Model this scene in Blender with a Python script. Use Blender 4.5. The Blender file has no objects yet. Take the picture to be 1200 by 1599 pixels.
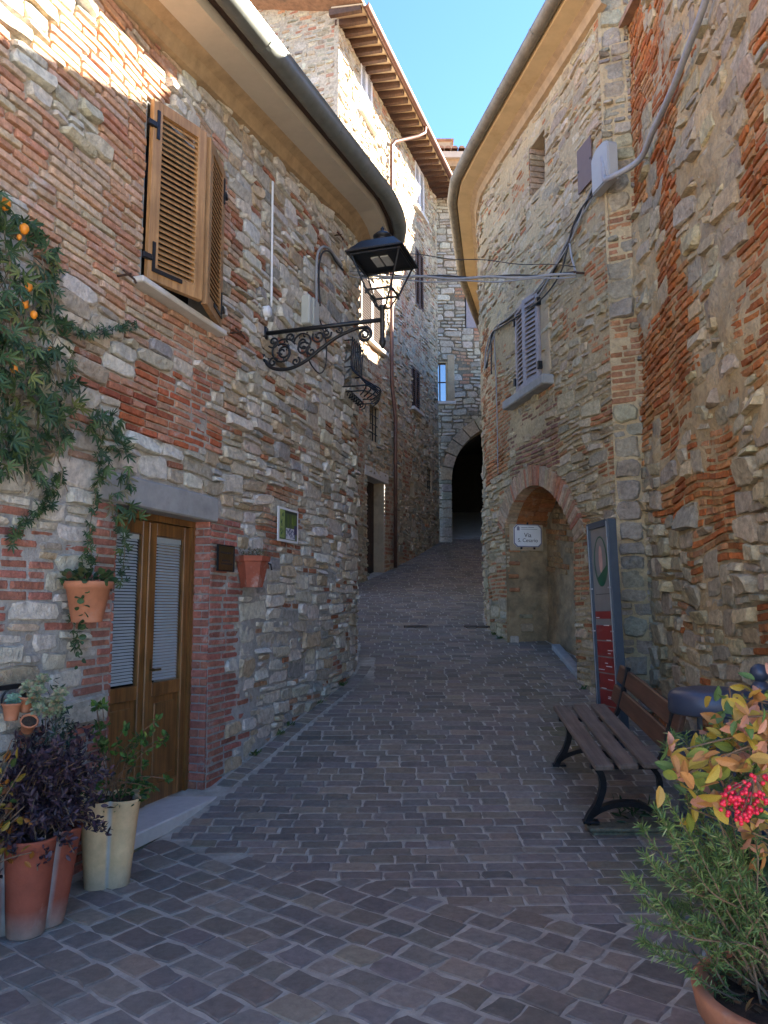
import bpy, math, random
import numpy as np
from mathutils import Vector, Matrix
SC = bpy.context.scene
COL = SC.collection
R = math.radians

# ------------------------------------------------------------------ camera
PITCH, EYE, FPX = R(6.9), 1.6, 1200.0
cam_d = bpy.data.cameras.new('camera'); cam = bpy.data.objects.new('camera', cam_d); COL.objects.link(cam)
cam_d.sensor_fit = 'HORIZONTAL'; cam_d.sensor_width = 36; cam_d.lens = 36; cam_d.clip_end = 1000; cam_d.clip_start = .05
cam.location = (0, 0, EYE); cam.rotation_euler = (math.pi/2 + PITCH, 0, 0); SC.camera = cam
# ------------------------------------------------------------------ sky and sun
SUN = Vector((1.65, .625, 1.0)).normalized()
w = bpy.data.worlds.new('World'); SC.world = w; w.use_nodes = True
nt = w.node_tree; bg = nt.nodes['Background']
sky = nt.nodes.new('ShaderNodeTexSky'); sky.sky_type = 'NISHITA'; sky.sun_disc = False
sky.sun_elevation = math.asin(SUN.z); sky.sun_rotation = math.atan2(SUN.x, SUN.y)
sky.air_density = 1.0; sky.dust_density = .05; sky.ozone_density = 7.0; sky.altitude = 1200
nt.links.new(sky.outputs[0], bg.inputs[0]); bg.inputs[1].default_value = .05
sl = bpy.data.lights.new('sun', 'SUN'); sl.energy = 5.0; sl.angle = R(.5); sl.color = (1, .9, .74)
so = bpy.data.objects.new('sun', sl); COL.objects.link(so); so.rotation_euler = (SUN).to_track_quat('Z', 'Y').to_euler(); so.location = (20, 9, 30)
vs = SC.view_settings; vs.view_transform = 'Standard'; vs.look = 'None'; vs.exposure = 3.68; vs.gamma = 1
SC.render.engine = 'CYCLES'; SC.cycles.use_denoising = True; SC.cycles.max_bounces = 8; SC.cycles.diffuse_bounces = 6

# ------------------------------------------------------------------ pixels and noise
def ray(px, py):
    u = (px-600)/FPX; v = (799.5-py)/FPX
    return np.array([u, math.cos(PITCH)-v*math.sin(PITCH), math.sin(PITCH)+v*math.cos(PITCH)])
def at_y(px, py, y):
    d = ray(px, py); k = y/d[1]
    return Vector((d[0]*k, y, EYE+d[2]*k))
def proj(p):
    p = np.asarray(p, float); x, y, z = p[..., 0], p[..., 1], p[..., 2]-EYE
    dep = y*math.cos(PITCH)+z*math.sin(PITCH); up = -y*math.sin(PITCH)+z*math.cos(PITCH)
    dep = np.where(dep > .05, dep, 1e9)
    return 600+FPX*x/dep, 799.5-FPX*up/dep, dep
def _h(ix, iy, seed):
    n = (ix*374761393+iy*668265263+seed*974634777) & 0xffffffff
    n = ((n ^ (n >> 13))*1274126177) & 0xffffffff
    return ((n ^ (n >> 16)) & 0xffff)/65535.0
def vnoise(x, y, seed=0):
    x = np.asarray(x, float); y = np.asarray(y, float)
    ix = np.floor(x).astype(np.int64); iy = np.floor(y).astype(np.int64)
    fx = x-ix; fy = y-iy; fx = fx*fx*(3-2*fx); fy = fy*fy*(3-2*fy)
    a = _h(ix, iy, seed); b = _h(ix+1, iy, seed); c = _h(ix, iy+1, seed); d = _h(ix+1, iy+1, seed)
    return (a*(1-fx)+b*fx)*(1-fy)+(c*(1-fx)+d*fx)*fy
def fbm(x, y, seed=0, o=3):
    r = 0; a = 1; t = 0
    for k in range(o):
        r = r+a*vnoise(x*2**k, y*2**k, seed+k*17); t += a; a *= .5
    return r/t

# ------------------------------------------------------------------ objects
W = {}
def empty(name, M=None, label=None, cat=None, group=None, kind=None):
    o = bpy.data.objects.new(name, None); COL.objects.link(o)
    M = M if isinstance(M, Matrix) else Matrix.Translation(M or (0, 0, 0))
    o.matrix_world = M; W[o] = M.copy(); o.empty_display_size = .1
    return tag(o, label, cat, group, kind)
def tag(o, label=None, cat=None, group=None, kind=None):
    if label: o['label'] = label
    if cat: o['category'] = cat
    if group: o['group'] = group
    if kind: o['kind'] = kind
    return o
def link(name, me, parent=None, world=False, M=None):
    o = bpy.data.objects.new(name, me); COL.objects.link(o)
    M = M or Matrix.Identity(4)
    if parent is not None:
        o.parent = parent
        if world: o.matrix_parent_inverse = W[parent].inverted()
        W[o] = M.copy() if world else W[parent] @ M
    else: W[o] = M.copy()
    o.matrix_basis = M
    return o
def mk(name, V, F, mat, parent=None, world=False, col=None, smooth=False, M=None):
    me = bpy.data.meshes.new(name)
    me.from_pydata([tuple(v) for v in np.asarray(V, float).tolist()], [], F if isinstance(F, list) else F.tolist())
    if smooth: me.polygons.foreach_set('use_smooth', np.ones(len(me.polygons), bool))
    if col is not None:
        a = me.color_attributes.new('Col', 'FLOAT_COLOR', 'POINT')
        c = np.ones((len(me.vertices), 4), np.float32); c[:, :3] = col
        a.data.foreach_set('color', c.ravel())
    me.materials.append(mat)
    return link(name, me, parent, world, M)

class MB:
    """collects boxes, tubes, lathes ... for one mesh"""
    def __init__(self): self.V = []; self.F = []
    def add(self, V, F, M=None):
        n = len(self.V)
        for v in V: self.V.append(tuple(M @ Vector(v)) if M is not None else tuple(v))
        self.F += [[i+n for i in f] for f in F]; return self
    def box(self, x0, x1, y0, y1, z0, z1, M=None, bev=0.0):
        if bev <= 0:
            V = [(x, y, z) for x in (x0, x1) for y in (y0, y1) for z in (z0, z1)]
            return self.add(V, [(0,1,3,2),(4,6,7,5),(0,4,5,1),(2,3,7,6),(0,2,6,4),(1,5,7,3)], M)
        b = min(bev, (x1-x0)*.45, (y1-y0)*.45, (z1-z0)*.45)
        V = []; idx = {}
        for i, (x, sx) in enumerate(((x0, 1), (x1, -1))):
            for j, (y, sy) in enumerate(((y0, 1), (y1, -1))):
                for k, (z, sz) in enumerate(((z0, 1), (z1, -1))):
                    for a in range(3):
                        p = [x+sx*b, y+sy*b, z+sz*b]; p[a] = (x, y, z)[a]
                        idx[i, j, k, a] = len(V); V.append(tuple(p))
        F = []
        for i in (0, 1): F.append([idx[i,0,0,0], idx[i,1,0,0], idx[i,1,1,0], idx[i,0,1,0]][::1 if i else -1])
        for j in (0, 1): F.append([idx[0,j,0,1], idx[1,j,0,1], idx[1,j,1,1], idx[0,j,1,1]][::-1 if j else 1])
        for k in (0, 1): F.append([idx[0,0,k,2], idx[1,0,k,2], idx[1,1,k,2], idx[0,1,k,2]][::1 if k else -1])
        for j in (0,1):
            for k in (0,1): F.append([idx[0,j,k,1], idx[1,j,k,1], idx[1,j,k,2], idx[0,j,k,2]])
        for i in (0,1):
            for k in (0,1): F.append([idx[i,0,k,0], idx[i,1,k,0], idx[i,1,k,2], idx[i,0,k,2]])
        for i in (0,1):
            for j in (0,1): F.append([idx[i,j,0,0], idx[i,j,1,0], idx[i,j,1,1], idx[i,j,0,1]])
        for i in (0,1):
            for j in (0,1):
                for k in (0,1): F.append([idx[i,j,k,0], idx[i,j,k,1], idx[i,j,k,2]])
        return self.add(V, F, M)
    def tube(self, pts, r, n=8, M=None, cap=True):
        P = [Vector(p) for p in pts]; N = len(P)
        rr = r if isinstance(r, (list, tuple)) else [r]*N
        V = []; prev = None
        for i, p in enumerate(P):
            t = (P[min(i+1, N-1)]-P[max(i-1, 0)])
            t = t.normalized() if t.length > 1e-9 else Vector((0, 0, 1))
            if prev is None:
                a = Vector((0, 0, 1)) if abs(t.z) < .9 else Vector((1, 0, 0)); u = t.cross(a).normalized()
            else:
                u = prev-t*prev.dot(t); u = u.normalized() if u.length > 1e-6 else t.orthogonal().normalized()
            prev = u; v = t.cross(u)
            for k in range(n):
                an = 2*math.pi*k/n; V.append(p+(u*math.cos(an)+v*math.sin(an))*rr[i])
        F = [(i*n+k, i*n+(k+1) % n, (i+1)*n+(k+1) % n, (i+1)*n+k) for i in range(N-1) for k in range(n)]
        if cap: F += [list(range(n))[::-1], list(range((N-1)*n, N*n))]
        return self.add(V, F, M)
    def lathe(self, prof, n=20, M=None, lobes=0, depth=0.0):
        V = []; F = []
        for (r, z) in prof:
            for k in range(n):
                an = 2*math.pi*k/n; q = r
                if lobes: q = r*(1-depth*(1-abs(math.cos(an*lobes/2)))**1.0)
                V.append((q*math.cos(an), q*math.sin(an), z))
        for i in range(len(prof)-1):
            for k in range(n): F.append((i*n+k, i*n+(k+1) % n, (i+1)*n+(k+1) % n, (i+1)*n+k))
        return self.add(V, F, M)
    def prism(self, pts, z0, z1, M=None):
        n = len(pts); V = [(x, y, z0) for x, y in pts]+[(x, y, z1) for x, y in pts]
        return self.add(V, [list(range(n))[::-1], list(range(n, 2*n))]+[(k, (k+1) % n, n+(k+1) % n, n+k) for k in range(n)], M)
    def ball(self, c, r, n=10, sz=1.0):
        return self.lathe([(max(1e-4, r*math.sin(math.pi*i/6)), -r*sz*math.cos(math.pi*i/6)) for i in range(7)], n, Matrix.Translation(c))
    def build(self, name, mat, parent=None, world=False, smooth=False, col=None, M=None):
        return mk(name, self.V, self.F, mat, parent, world, col, smooth, M)

# ------------------------------------------------------------------ materials
MATS = {}
def nodes(name):
    m = bpy.data.materials.new(name); m.use_nodes = True; MATS[name] = m
    t = m.node_tree; return m, t, t.nodes['Principled BSDF'], t.nodes, t.links
def bump_chain(t, b, coord, specs):
    prev = None
    for sc, st, di in specs:
        n = t.nodes.new('ShaderNodeTexNoise'); n.inputs['Scale'].default_value = sc; n.inputs['Detail'].default_value = 6; n.inputs['Roughness'].default_value = .65
        t.links.new(coord, n.inputs['Vector'])
        bp = t.nodes.new('ShaderNodeBump'); bp.inputs['Strength'].default_value = st; bp.inputs['Distance'].default_value = di
        t.links.new(n.outputs[0], bp.inputs['Height'])
        if prev: t.links.new(prev.outputs[0], bp.inputs['Normal'])
        prev = bp
    if prev: t.links.new(prev.outputs[0], b.inputs['Normal'])
def ramp(t, fac, stops):
    r = t.nodes.new('ShaderNodeValToRGB'); t.links.new(fac, r.inputs[0])
    e = r.color_ramp.elements
    while len(e) < len(stops): e.new(.5)
    for i, (p, c) in enumerate(stops):
        e[i].position = p; e[i].color = tuple(c)+(1,) if len(c) == 3 else c
    return r
def mixc(t, mode, fac, a, b):
    m = t.nodes.new('ShaderNodeMix'); m.data_type = 'RGBA'; m.blend_type = mode
    for s, v in ((0, fac), (6, a), (7, b)):
        if hasattr(v, 'is_output'): t.links.new(v, m.inputs[s])
        elif s == 0: m.inputs[0].default_value = v
        else: m.inputs[s].default_value = tuple(v)+(1,)
    return m.outputs[2]
def noise(t, coord, scale, detail=5, rough=.6):
    n = t.nodes.new('ShaderNodeTexNoise'); n.inputs['Scale'].default_value = scale; n.inputs['Detail'].default_value = detail; n.inputs['Roughness'].default_value = rough
    t.links.new(coord, n.inputs['Vector']); return n.outputs[0]
def coords(t, scale=(1, 1, 1), rot=(0, 0, 0)):
    c = t.nodes.new('ShaderNodeTexCoord'); mp = t.nodes.new('ShaderNodeMapping')
    mp.inputs['Scale'].default_value = scale; mp.inputs['Rotation'].default_value = rot
    t.links.new(c.outputs['Object'], mp.inputs[0]); return mp.outputs[0]
def stone_mat(name, stain=(.1, .09, .07), stain_at=(.62, .8), lo=.5, hi=1.38, bumps=((12, .8, .03), (38, 1.0, .016), (120, .7, .005)), pale=None, rough=.92, mscale=19):
    """colour from the piece (attribute Col), mottling, stains and relief"""
    m, t, b, N, L = nodes(name); c = coords(t)
    a = N.new('ShaderNodeAttribute'); a.attribute_name = 'Col'
    r1 = ramp(t, noise(t, c, mscale, 8, .7), [(.25, (lo,)*3), (.75, (hi,)*3)])
    col = mixc(t, 'MULTIPLY', 1, a.outputs['Color'], r1.outputs[0])
    r2 = ramp(t, noise(t, c, 1.7, 7, .72), [(stain_at[0], (0, 0, 0)), (stain_at[1], (.75,)*3)])
    col = mixc(t, 'MIX', r2.outputs[0], col, stain)
    if pale:
        r3 = ramp(t, noise(t, c, 6.3, 6, .75), [(.56, (0, 0, 0)), (.7, (.7,)*3)])
        col = mixc(t, 'MIX', r3.outputs[0], col, pale)
    L.new(col, b.inputs['Base Color']); b.inputs['Roughness'].default_value = rough
    b.inputs['Specular IOR Level'].default_value = .25
    bump_chain(t, b, c, bumps); return m
def plain(name, col, rough=.6, metal=0, var=.25, vs_=12, bumps=(), scale=(1, 1, 1), spec=.4, dark=None, dark_at=(.55, .75), dscale=3):
    m, t, b, N, L = nodes(name); c = coords(t, scale)
    r = ramp(t, noise(t, c, vs_, 6, .65), [(.25, tuple(x*(1-var) for x in col)), (.75, tuple(min(1, x*(1+var)) for x in col))])
    o = r.outputs[0]
    if dark:
        r2 = ramp(t, noise(t, c, dscale, 6, .7), [(dark_at[0], (0, 0, 0)), (dark_at[1], (.85,)*3)])
        o = mixc(t, 'MIX', r2.outputs[0], o, dark)
    L.new(o, b.inputs['Base Color']); b.inputs['Roughness'].default_value = rough; b.inputs['Metallic'].default_value = metal
    b.inputs['Specular IOR Level'].default_value = spec
    if bumps: bump_chain(t, b, c, bumps)
    return m
def leaf_mat(name, rough=.5, trans=.25):
    m, t, b, N, L = nodes(name); c = coords(t)
    a = N.new('ShaderNodeAttribute'); a.attribute_name = 'Col'
    r1 = ramp(t, noise(t, c, 40, 4), [(.25, (.7,)*3), (.75, (1.25,)*3)])
    col = mixc(t, 'MULTIPLY', 1, a.outputs['Color'], r1.outputs[0])
    L.new(col, b.inputs['Base Color']); b.inputs['Roughness'].default_value = rough; b.inputs['Specular IOR Level'].default_value = .35
    tr = N.new('ShaderNodeBsdfTranslucent'); L.new(col, tr.inputs[0]); mx = N.new('ShaderNodeMixShader'); mx.inputs[0].default_value = trans
    L.new(b.outputs[0], mx.inputs[1]); L.new(tr.outputs[0], mx.inputs[2]); L.new(mx.outputs[0], N['Material Output'].inputs[0]); return m
def attr_mat(name, rough=.5, metal=0, var=.15, bumps=()):
    m, t, b, N, L = nodes(name); c = coords(t)
    a = N.new('ShaderNodeAttribute'); a.attribute_name = 'Col'
    r1 = ramp(t, noise(t, c, 30, 4), [(.25, (1-var,)*3), (.75, (1+var,)*3)])
    L.new(mixc(t, 'MULTIPLY', 1, a.outputs['Color'], r1.outputs[0]), b.inputs['Base Color'])
    b.inputs['Roughness'].default_value = rough; b.inputs['Metallic'].default_value = metal
    if bumps: bump_chain(t, b, c, bumps)
    return m
def wood(name, col, col2, axis=2, rough=.6, sc=1.0):
    s = [28*sc]*3; s[axis] = 1.6*sc
    m, t, b, N, L = nodes(name); c = coords(t, tuple(s))
    r = ramp(t, noise(t, c, 1.0, 8, .7), [(.28, col2), (.62, col)])
    c2 = coords(t); r2 = ramp(t, noise(t, c2, 4, 5), [(.3, (.7,)*3), (.75, (1.2,)*3)])
    L.new(mixc(t, 'MULTIPLY', 1, r.outputs[0], r2.outputs[0]), b.inputs['Base Color']); b.inputs['Roughness'].default_value = rough
    bump_chain(t, b, c, ((1.0, .35, .004),)); return m

PALE = (.5, .46, .38)
m_stoneL = stone_mat('left_stone', stain=(.22, .205, .175), stain_at=(.66, .9), pale=(.52, .5, .455))
m_mortL = stone_mat('left_mortar', stain=(.2, .19, .17), stain_at=(.5, .8), lo=.62, hi=1.22, bumps=((9, .8, .03), (38, 1.0, .016), (130, .7, .005)))
m_stoneR = stone_mat('right_stone', stain=(.12, .09, .055), stain_at=(.54, .8), pale=(.44, .35, .22), bumps=((12, .9, .04), (36, 1.0, .022), (110, .8, .006)))
m_mortR = stone_mat('right_mortar', stain=(.14, .105, .06), stain_at=(.54, .8), lo=.7, hi=1.2, bumps=((8, .9, .05), (30, 1.0, .026), (110, .8, .007)))
m_stoneF = stone_mat('far_stone', stain=(.2, .17, .13), stain_at=(.62, .88), bumps=((9, .6, .03), (40, .5, .012)))
m_mortF = stone_mat('far_mortar', stain=(.2, .17, .13), stain_at=(.6, .85), bumps=((8, .7, .05), (35, .7, .018)))
m_pave = stone_mat('porphyry', stain=(.1, .088, .072), stain_at=(.52, .78), lo=.72, hi=1.28, bumps=((14, .35, .012), (90, .45, .004)), rough=.72, mscale=22, pale=(.22, .19, .155))
m_bed = plain('joint_mortar', (.385, .355, .3), .95, var=.35, vs_=9, bumps=((60, .6, .006),), dark=(.12, .11, .085), dark_at=(.53, .74), dscale=1.1)
m_square = plain('bounce_square_paving', (.42, .38, .32), .9, var=.2, vs_=3)  # unseen square behind the camera, made pale to bounce sun into the lane
m_iron = plain('dark_iron', (.022, .024, .028), .42, .5, .3, 30, ((80, .25, .002),))
m_rust = plain('rusty_iron', (.06, .035, .025), .8, .3, .4, 40)
m_door = wood('varnished_door_wood', (.27, .125, .035), (.075, .032, .01), 1, .4, 1.0)
m_shut = wood('pale_shutter_wood', (.42, .235, .095), (.2, .1, .038), 1, .55)
m_slat = wood('bench_wood', (.2, .15, .115), (.07, .05, .038), 0, .75)
m_slat_b = wood('bench_back_wood', (.13, .06, .033), (.05, .022, .013), 0, .6)
m_old = wood('old_door_wood', (.06, .032, .02), (.02, .011, .008), 1, .8)
m_brownsh = plain('brown_shutter_paint', (.075, .05, .045), .6, 0, .3, 20)
m_greysh = plain('grey_shutter_paint', (.26, .24, .26), .6, 0, .2, 20)
m_whitesh = plain('white_shutter_paint', (.6, .6, .62), .5, 0, .1, 10)
m_blind = plain('blind_aluminium', (.62, .66, .7), .35, .1, .06, 10)
m_glass = nodes('window_glass')[0]; _b = m_glass.node_tree.nodes['Principled BSDF']
_b.inputs['Base Color'].default_value = (.02, .025, .03, 1); _b.inputs['Roughness'].default_value = .03; _b.inputs['IOR'].default_value = 2.6; _b.inputs['Specular IOR Level'].default_value = .9
m_clear = nodes('door_glass')[0]; _b = m_clear.node_tree.nodes['Principled BSDF']
_b.inputs['Base Color'].default_value = (.9, .95, .95, 1); _b.inputs['Roughness'].default_value = .02; _b.inputs['Transmission Weight'].default_value = 1.0; _b.inputs['IOR'].default_value = 1.08
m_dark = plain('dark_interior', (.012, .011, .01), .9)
m_soffit = plain('painted_soffit', (.5, .44, .35), .85, 0, .12, 3, ((30, .2, .004),))
m_soffitR = plain('ochre_soffit', (.6, .46, .26), .85, 0, .16, 3, ((30, .2, .004),), dark=(.42, .25, .1), dark_at=(.58, .85), dscale=2)
m_mould = plain('terracotta_moulding', (.36, .25, .14), .85, 0, .3, 8, ((25, .4, .006),))
m_gutL = plain('zinc_gutter', (.2, .215, .2), .45, .5, .25, 6, dark=(.1, .1, .09))
m_gutR = plain('weathered_gutter', (.22, .2, .155), .6, .25, .3, 7, dark=(.09, .075, .05))
m_copper = plain('brown_copper', (.16, .085, .065), .45, .4, .25, 9)
m_rafter = wood('rafter_wood', (.1, .05, .028), (.04, .02, .012), 1, .75)
m_board = plain('pale_roof_board', (.5, .38, .24), .8, 0, .2, 6)
m_tile = plain('roof_tile', (.3, .17, .1), .9, 0, .4, 8, dark=(.1, .08, .06))
m_lintel = plain('grey_render', (.3, .3, .29), .92, 0, .2, 8, ((30, .4, .006), (120, .4, .002)), dark=(.2, .2, .2))
m_step = plain('travertine_step', (.55, .53, .49), .7, 0, .12, 14, ((70, .2, .002),))
m_moss = plain('mossy_stone', (.14, .14, .1), .95, 0, .45, 30, ((60, .7, .01),), dark=(.05, .07, .03))
m_plR = plain('tan_plaster', (.4, .31, .2), .95, 0, .25, 5, ((12, .5, .02), (60, .5, .006)), dark=(.12, .1, .06), dscale=2.2)
m_passage = plain('shade_dark_stone', (.022, .02, .017), .95, 0, .4, 5, ((10, .6, .02),))  # gloom of the passage put into the stone colour
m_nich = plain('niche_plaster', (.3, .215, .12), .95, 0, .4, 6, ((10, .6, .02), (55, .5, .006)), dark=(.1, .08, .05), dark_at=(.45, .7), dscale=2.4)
m_box = plain('grey_plastic', (.33, .33, .32), .5, 0, .06, 8)
m_boxL = plain('beige_meter_box', (.45, .46, .41), .5, 0, .06, 8)
m_cab = plain('grey_cable', (.27, .27, .28), .55, 0, .15, 20)
m_cabk = plain('black_cable', (.03, .03, .033), .55, 0, .2, 20)
m_plate = plain('brown_painted_plate', (.13, .085, .075), .5, .1, .1, 8)
m_terra = plain('terracotta', (.42, .165, .085), .85, 0, .25, 9, ((50, .3, .003),), dark=(.4, .26, .19), dark_at=(.55, .8), dscale=5)
m_terra2 = plain('red_terracotta', (.29, .08, .045), .82, 0, .25, 9, ((50, .3, .003),), dark=(.42, .33, .29), dark_at=(.52, .72), dscale=6)
m_cream = plain('cream_pot', (.58, .41, .24), .85, 0, .12, 7, ((50, .25, .003),), dark=(.3, .2, .12), dark_at=(.6, .85), dscale=4)
m_soil = plain('soil', (.045, .03, .02), 1, 0, .6, 40, ((40, 1, .02),))
m_brass = plain('brass_plaque', (.14, .1, .045), .35, .7, .3, 9)
m_white = plain('white_enamel', (.72, .74, .76), .3, 0, .04, 8)
m_ink = plain('black_ink', (.02, .02, .025), .6)
m_inkb = plain('blue_grey_ink', (.2, .2, .27), .6)
m_steel = plain('blue_grey_steel', (.065, .085, .11), .45, .3, .12, 10)
m_binp = plain('slate_blue_paint', (.05, .062, .095), .4, .25, .12, 12)
m_panel = plain('grey_panel', (.2, .19, .18), .4, 0, .12, 6)
m_red = plain('red_panel_print', (.24, .022, .018), .45, 0, .12, 9)
m_green = plain('dark_green_print', (.01, .085, .04), .4)
m_pink = plain('pink_print', (.5, .3, .25), .5)
m_chrome = plain('steel_trim', (.5, .5, .52), .3, .9, .1, 20)
m_leaf = leaf_mat('leaf')
m_stem = plain('stem_bark', (.16, .1, .06), .9, 0, .4, 30)
m_dry = plain('dry_stem', (.2, .16, .11), .95, 0, .4, 30)
m_berry = plain('red_berry', (.62, .02, .05), .3, 0, .15, 30)
m_fruit = plain('orange_fruit', (.7, .24, .02), .45, 0, .2, 20)
m_attr = attr_mat('painted_tile', .3)
m_led = plain('lamp_lens', (.4, .42, .42), .3)

# ------------------------------------------------------------------ wall paths (street on the right-hand side of the walking direction)
class Path:
    def __init__(self, pts, step=.08, cha=0):
        P = np.array(pts, float)
        for _ in range(cha):
            Q = [P[0]]
            for a, b in zip(P[:-1], P[1:]): Q += [a*.75+b*.25, a*.25+b*.75]
            P = np.array(Q+[P[-1]])
        l = np.r_[0, np.cumsum(np.hypot(*np.diff(P, axis=0).T))]
        n = max(2, int(l[-1]/step)+1); self.L = np.linspace(0, l[-1], n)
        self.P = np.c_[np.interp(self.L, l, P[:, 0]), np.interp(self.L, l, P[:, 1])]
        t = np.gradient(self.P, axis=0); t /= np.hypot(t[:, 0], t[:, 1])[:, None]; self.T = t; self.len = l[-1]
    def tan(self, s):
        t = np.stack([np.interp(s, self.L, self.T[:, 0]), np.interp(s, self.L, self.T[:, 1])], -1)
        return t/np.sqrt((t**2).sum(-1, keepdims=True))
    def pos(self, s, z, d=0.0):
        s = np.asarray(s, float); t = self.tan(s)
        # extend straight beyond the ends
        ov = np.where(s < 0, s, np.where(s > self.len, s-self.len, 0))
        x = np.interp(s, self.L, self.P[:, 0])+t[..., 0]*ov+t[..., 1]*d
        y = np.interp(s, self.L, self.P[:, 1])+t[..., 1]*ov-t[..., 0]*d
        return np.stack([x, y, np.broadcast_to(np.asarray(z, float), x.shape)], -1)
    def M(self, s, z, d=0.0):
        o = self.pos(s, z, d); t = self.tan(np.float64(s))
        return Matrix(((t[0], 0, t[1], o[0]), (t[1], 0, -t[0], o[1]), (0, 1, 0, o[2]), (0, 0, 0, 1)))
    def hit(self, px, py, d=0.0):
        r = ray(px, py); n = np.stack([self.T[:, 1], -self.T[:, 0]], -1); Q = self.P+n*d; LL = np.r_[self.L[0]-.6, self.L, self.L[-1]+.6]
        Q = np.concatenate([Q[:1]-self.T[:1]*.6, Q, Q[-1:]+self.T[-1:]*.6])
        c = Q[:, 0]*r[1]-Q[:, 1]*r[0]
        best = None
        for i in range(len(c)-1):
            if c[i]*c[i+1] <= 0 and c[i] != c[i+1]:
                u = c[i]/(c[i]-c[i+1]); q = Q[i]+(Q[i+1]-Q[i])*u; k = q[1]/r[1]
                if k > 0 and (best is None or k < best[0]): best = (k, float(LL[i]+(LL[i+1]-LL[i])*u), float(EYE+r[2]*k))
        if best is None: raise ValueError((px, py))
        return best[1:]
def sweep(path, s0, s1, prof, zf, step=.1, mb=None, closed=False):
    """profile points (outwards, up) carried along a path"""
    mb = mb or MB(); n = max(2, int((s1-s0)/step)+1); S = np.linspace(s0, s1, n)
    V = []; k = len(prof)
    for s in S:
        for d, z in prof: V.append(tuple(path.pos(np.float64(s), zf(s)+z, d)))
    F = []
    for i in range(n-1):
        for j in range(k if closed else k-1): F.append((i*k+j, (i+1)*k+j, (i+1)*k+(j+1) % k, i*k+(j+1) % k))
    if closed: F += [list(range(k)), list(range((n-1)*k, n*k))[::-1]]
    return mb.add(V, F)

GY = np.array([-80, 4.7, 5.45, 6.4, 7.6, 8.9, 9.5, 11, 12, 15, 17.8, 20, 22.2, 30, 60]); GZ = np.array([0, 0, .05, .2, .45, .68, .79, 1.05, 1.24, 1.8, 2.33, 2.83, 3.38, 5.1, 11.7])
def g(y):
    y = np.asarray(y, float); return sum(np.interp(y+o, GY, GZ) for o in (-.5, -.25, 0, .25, .5))/5

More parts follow.
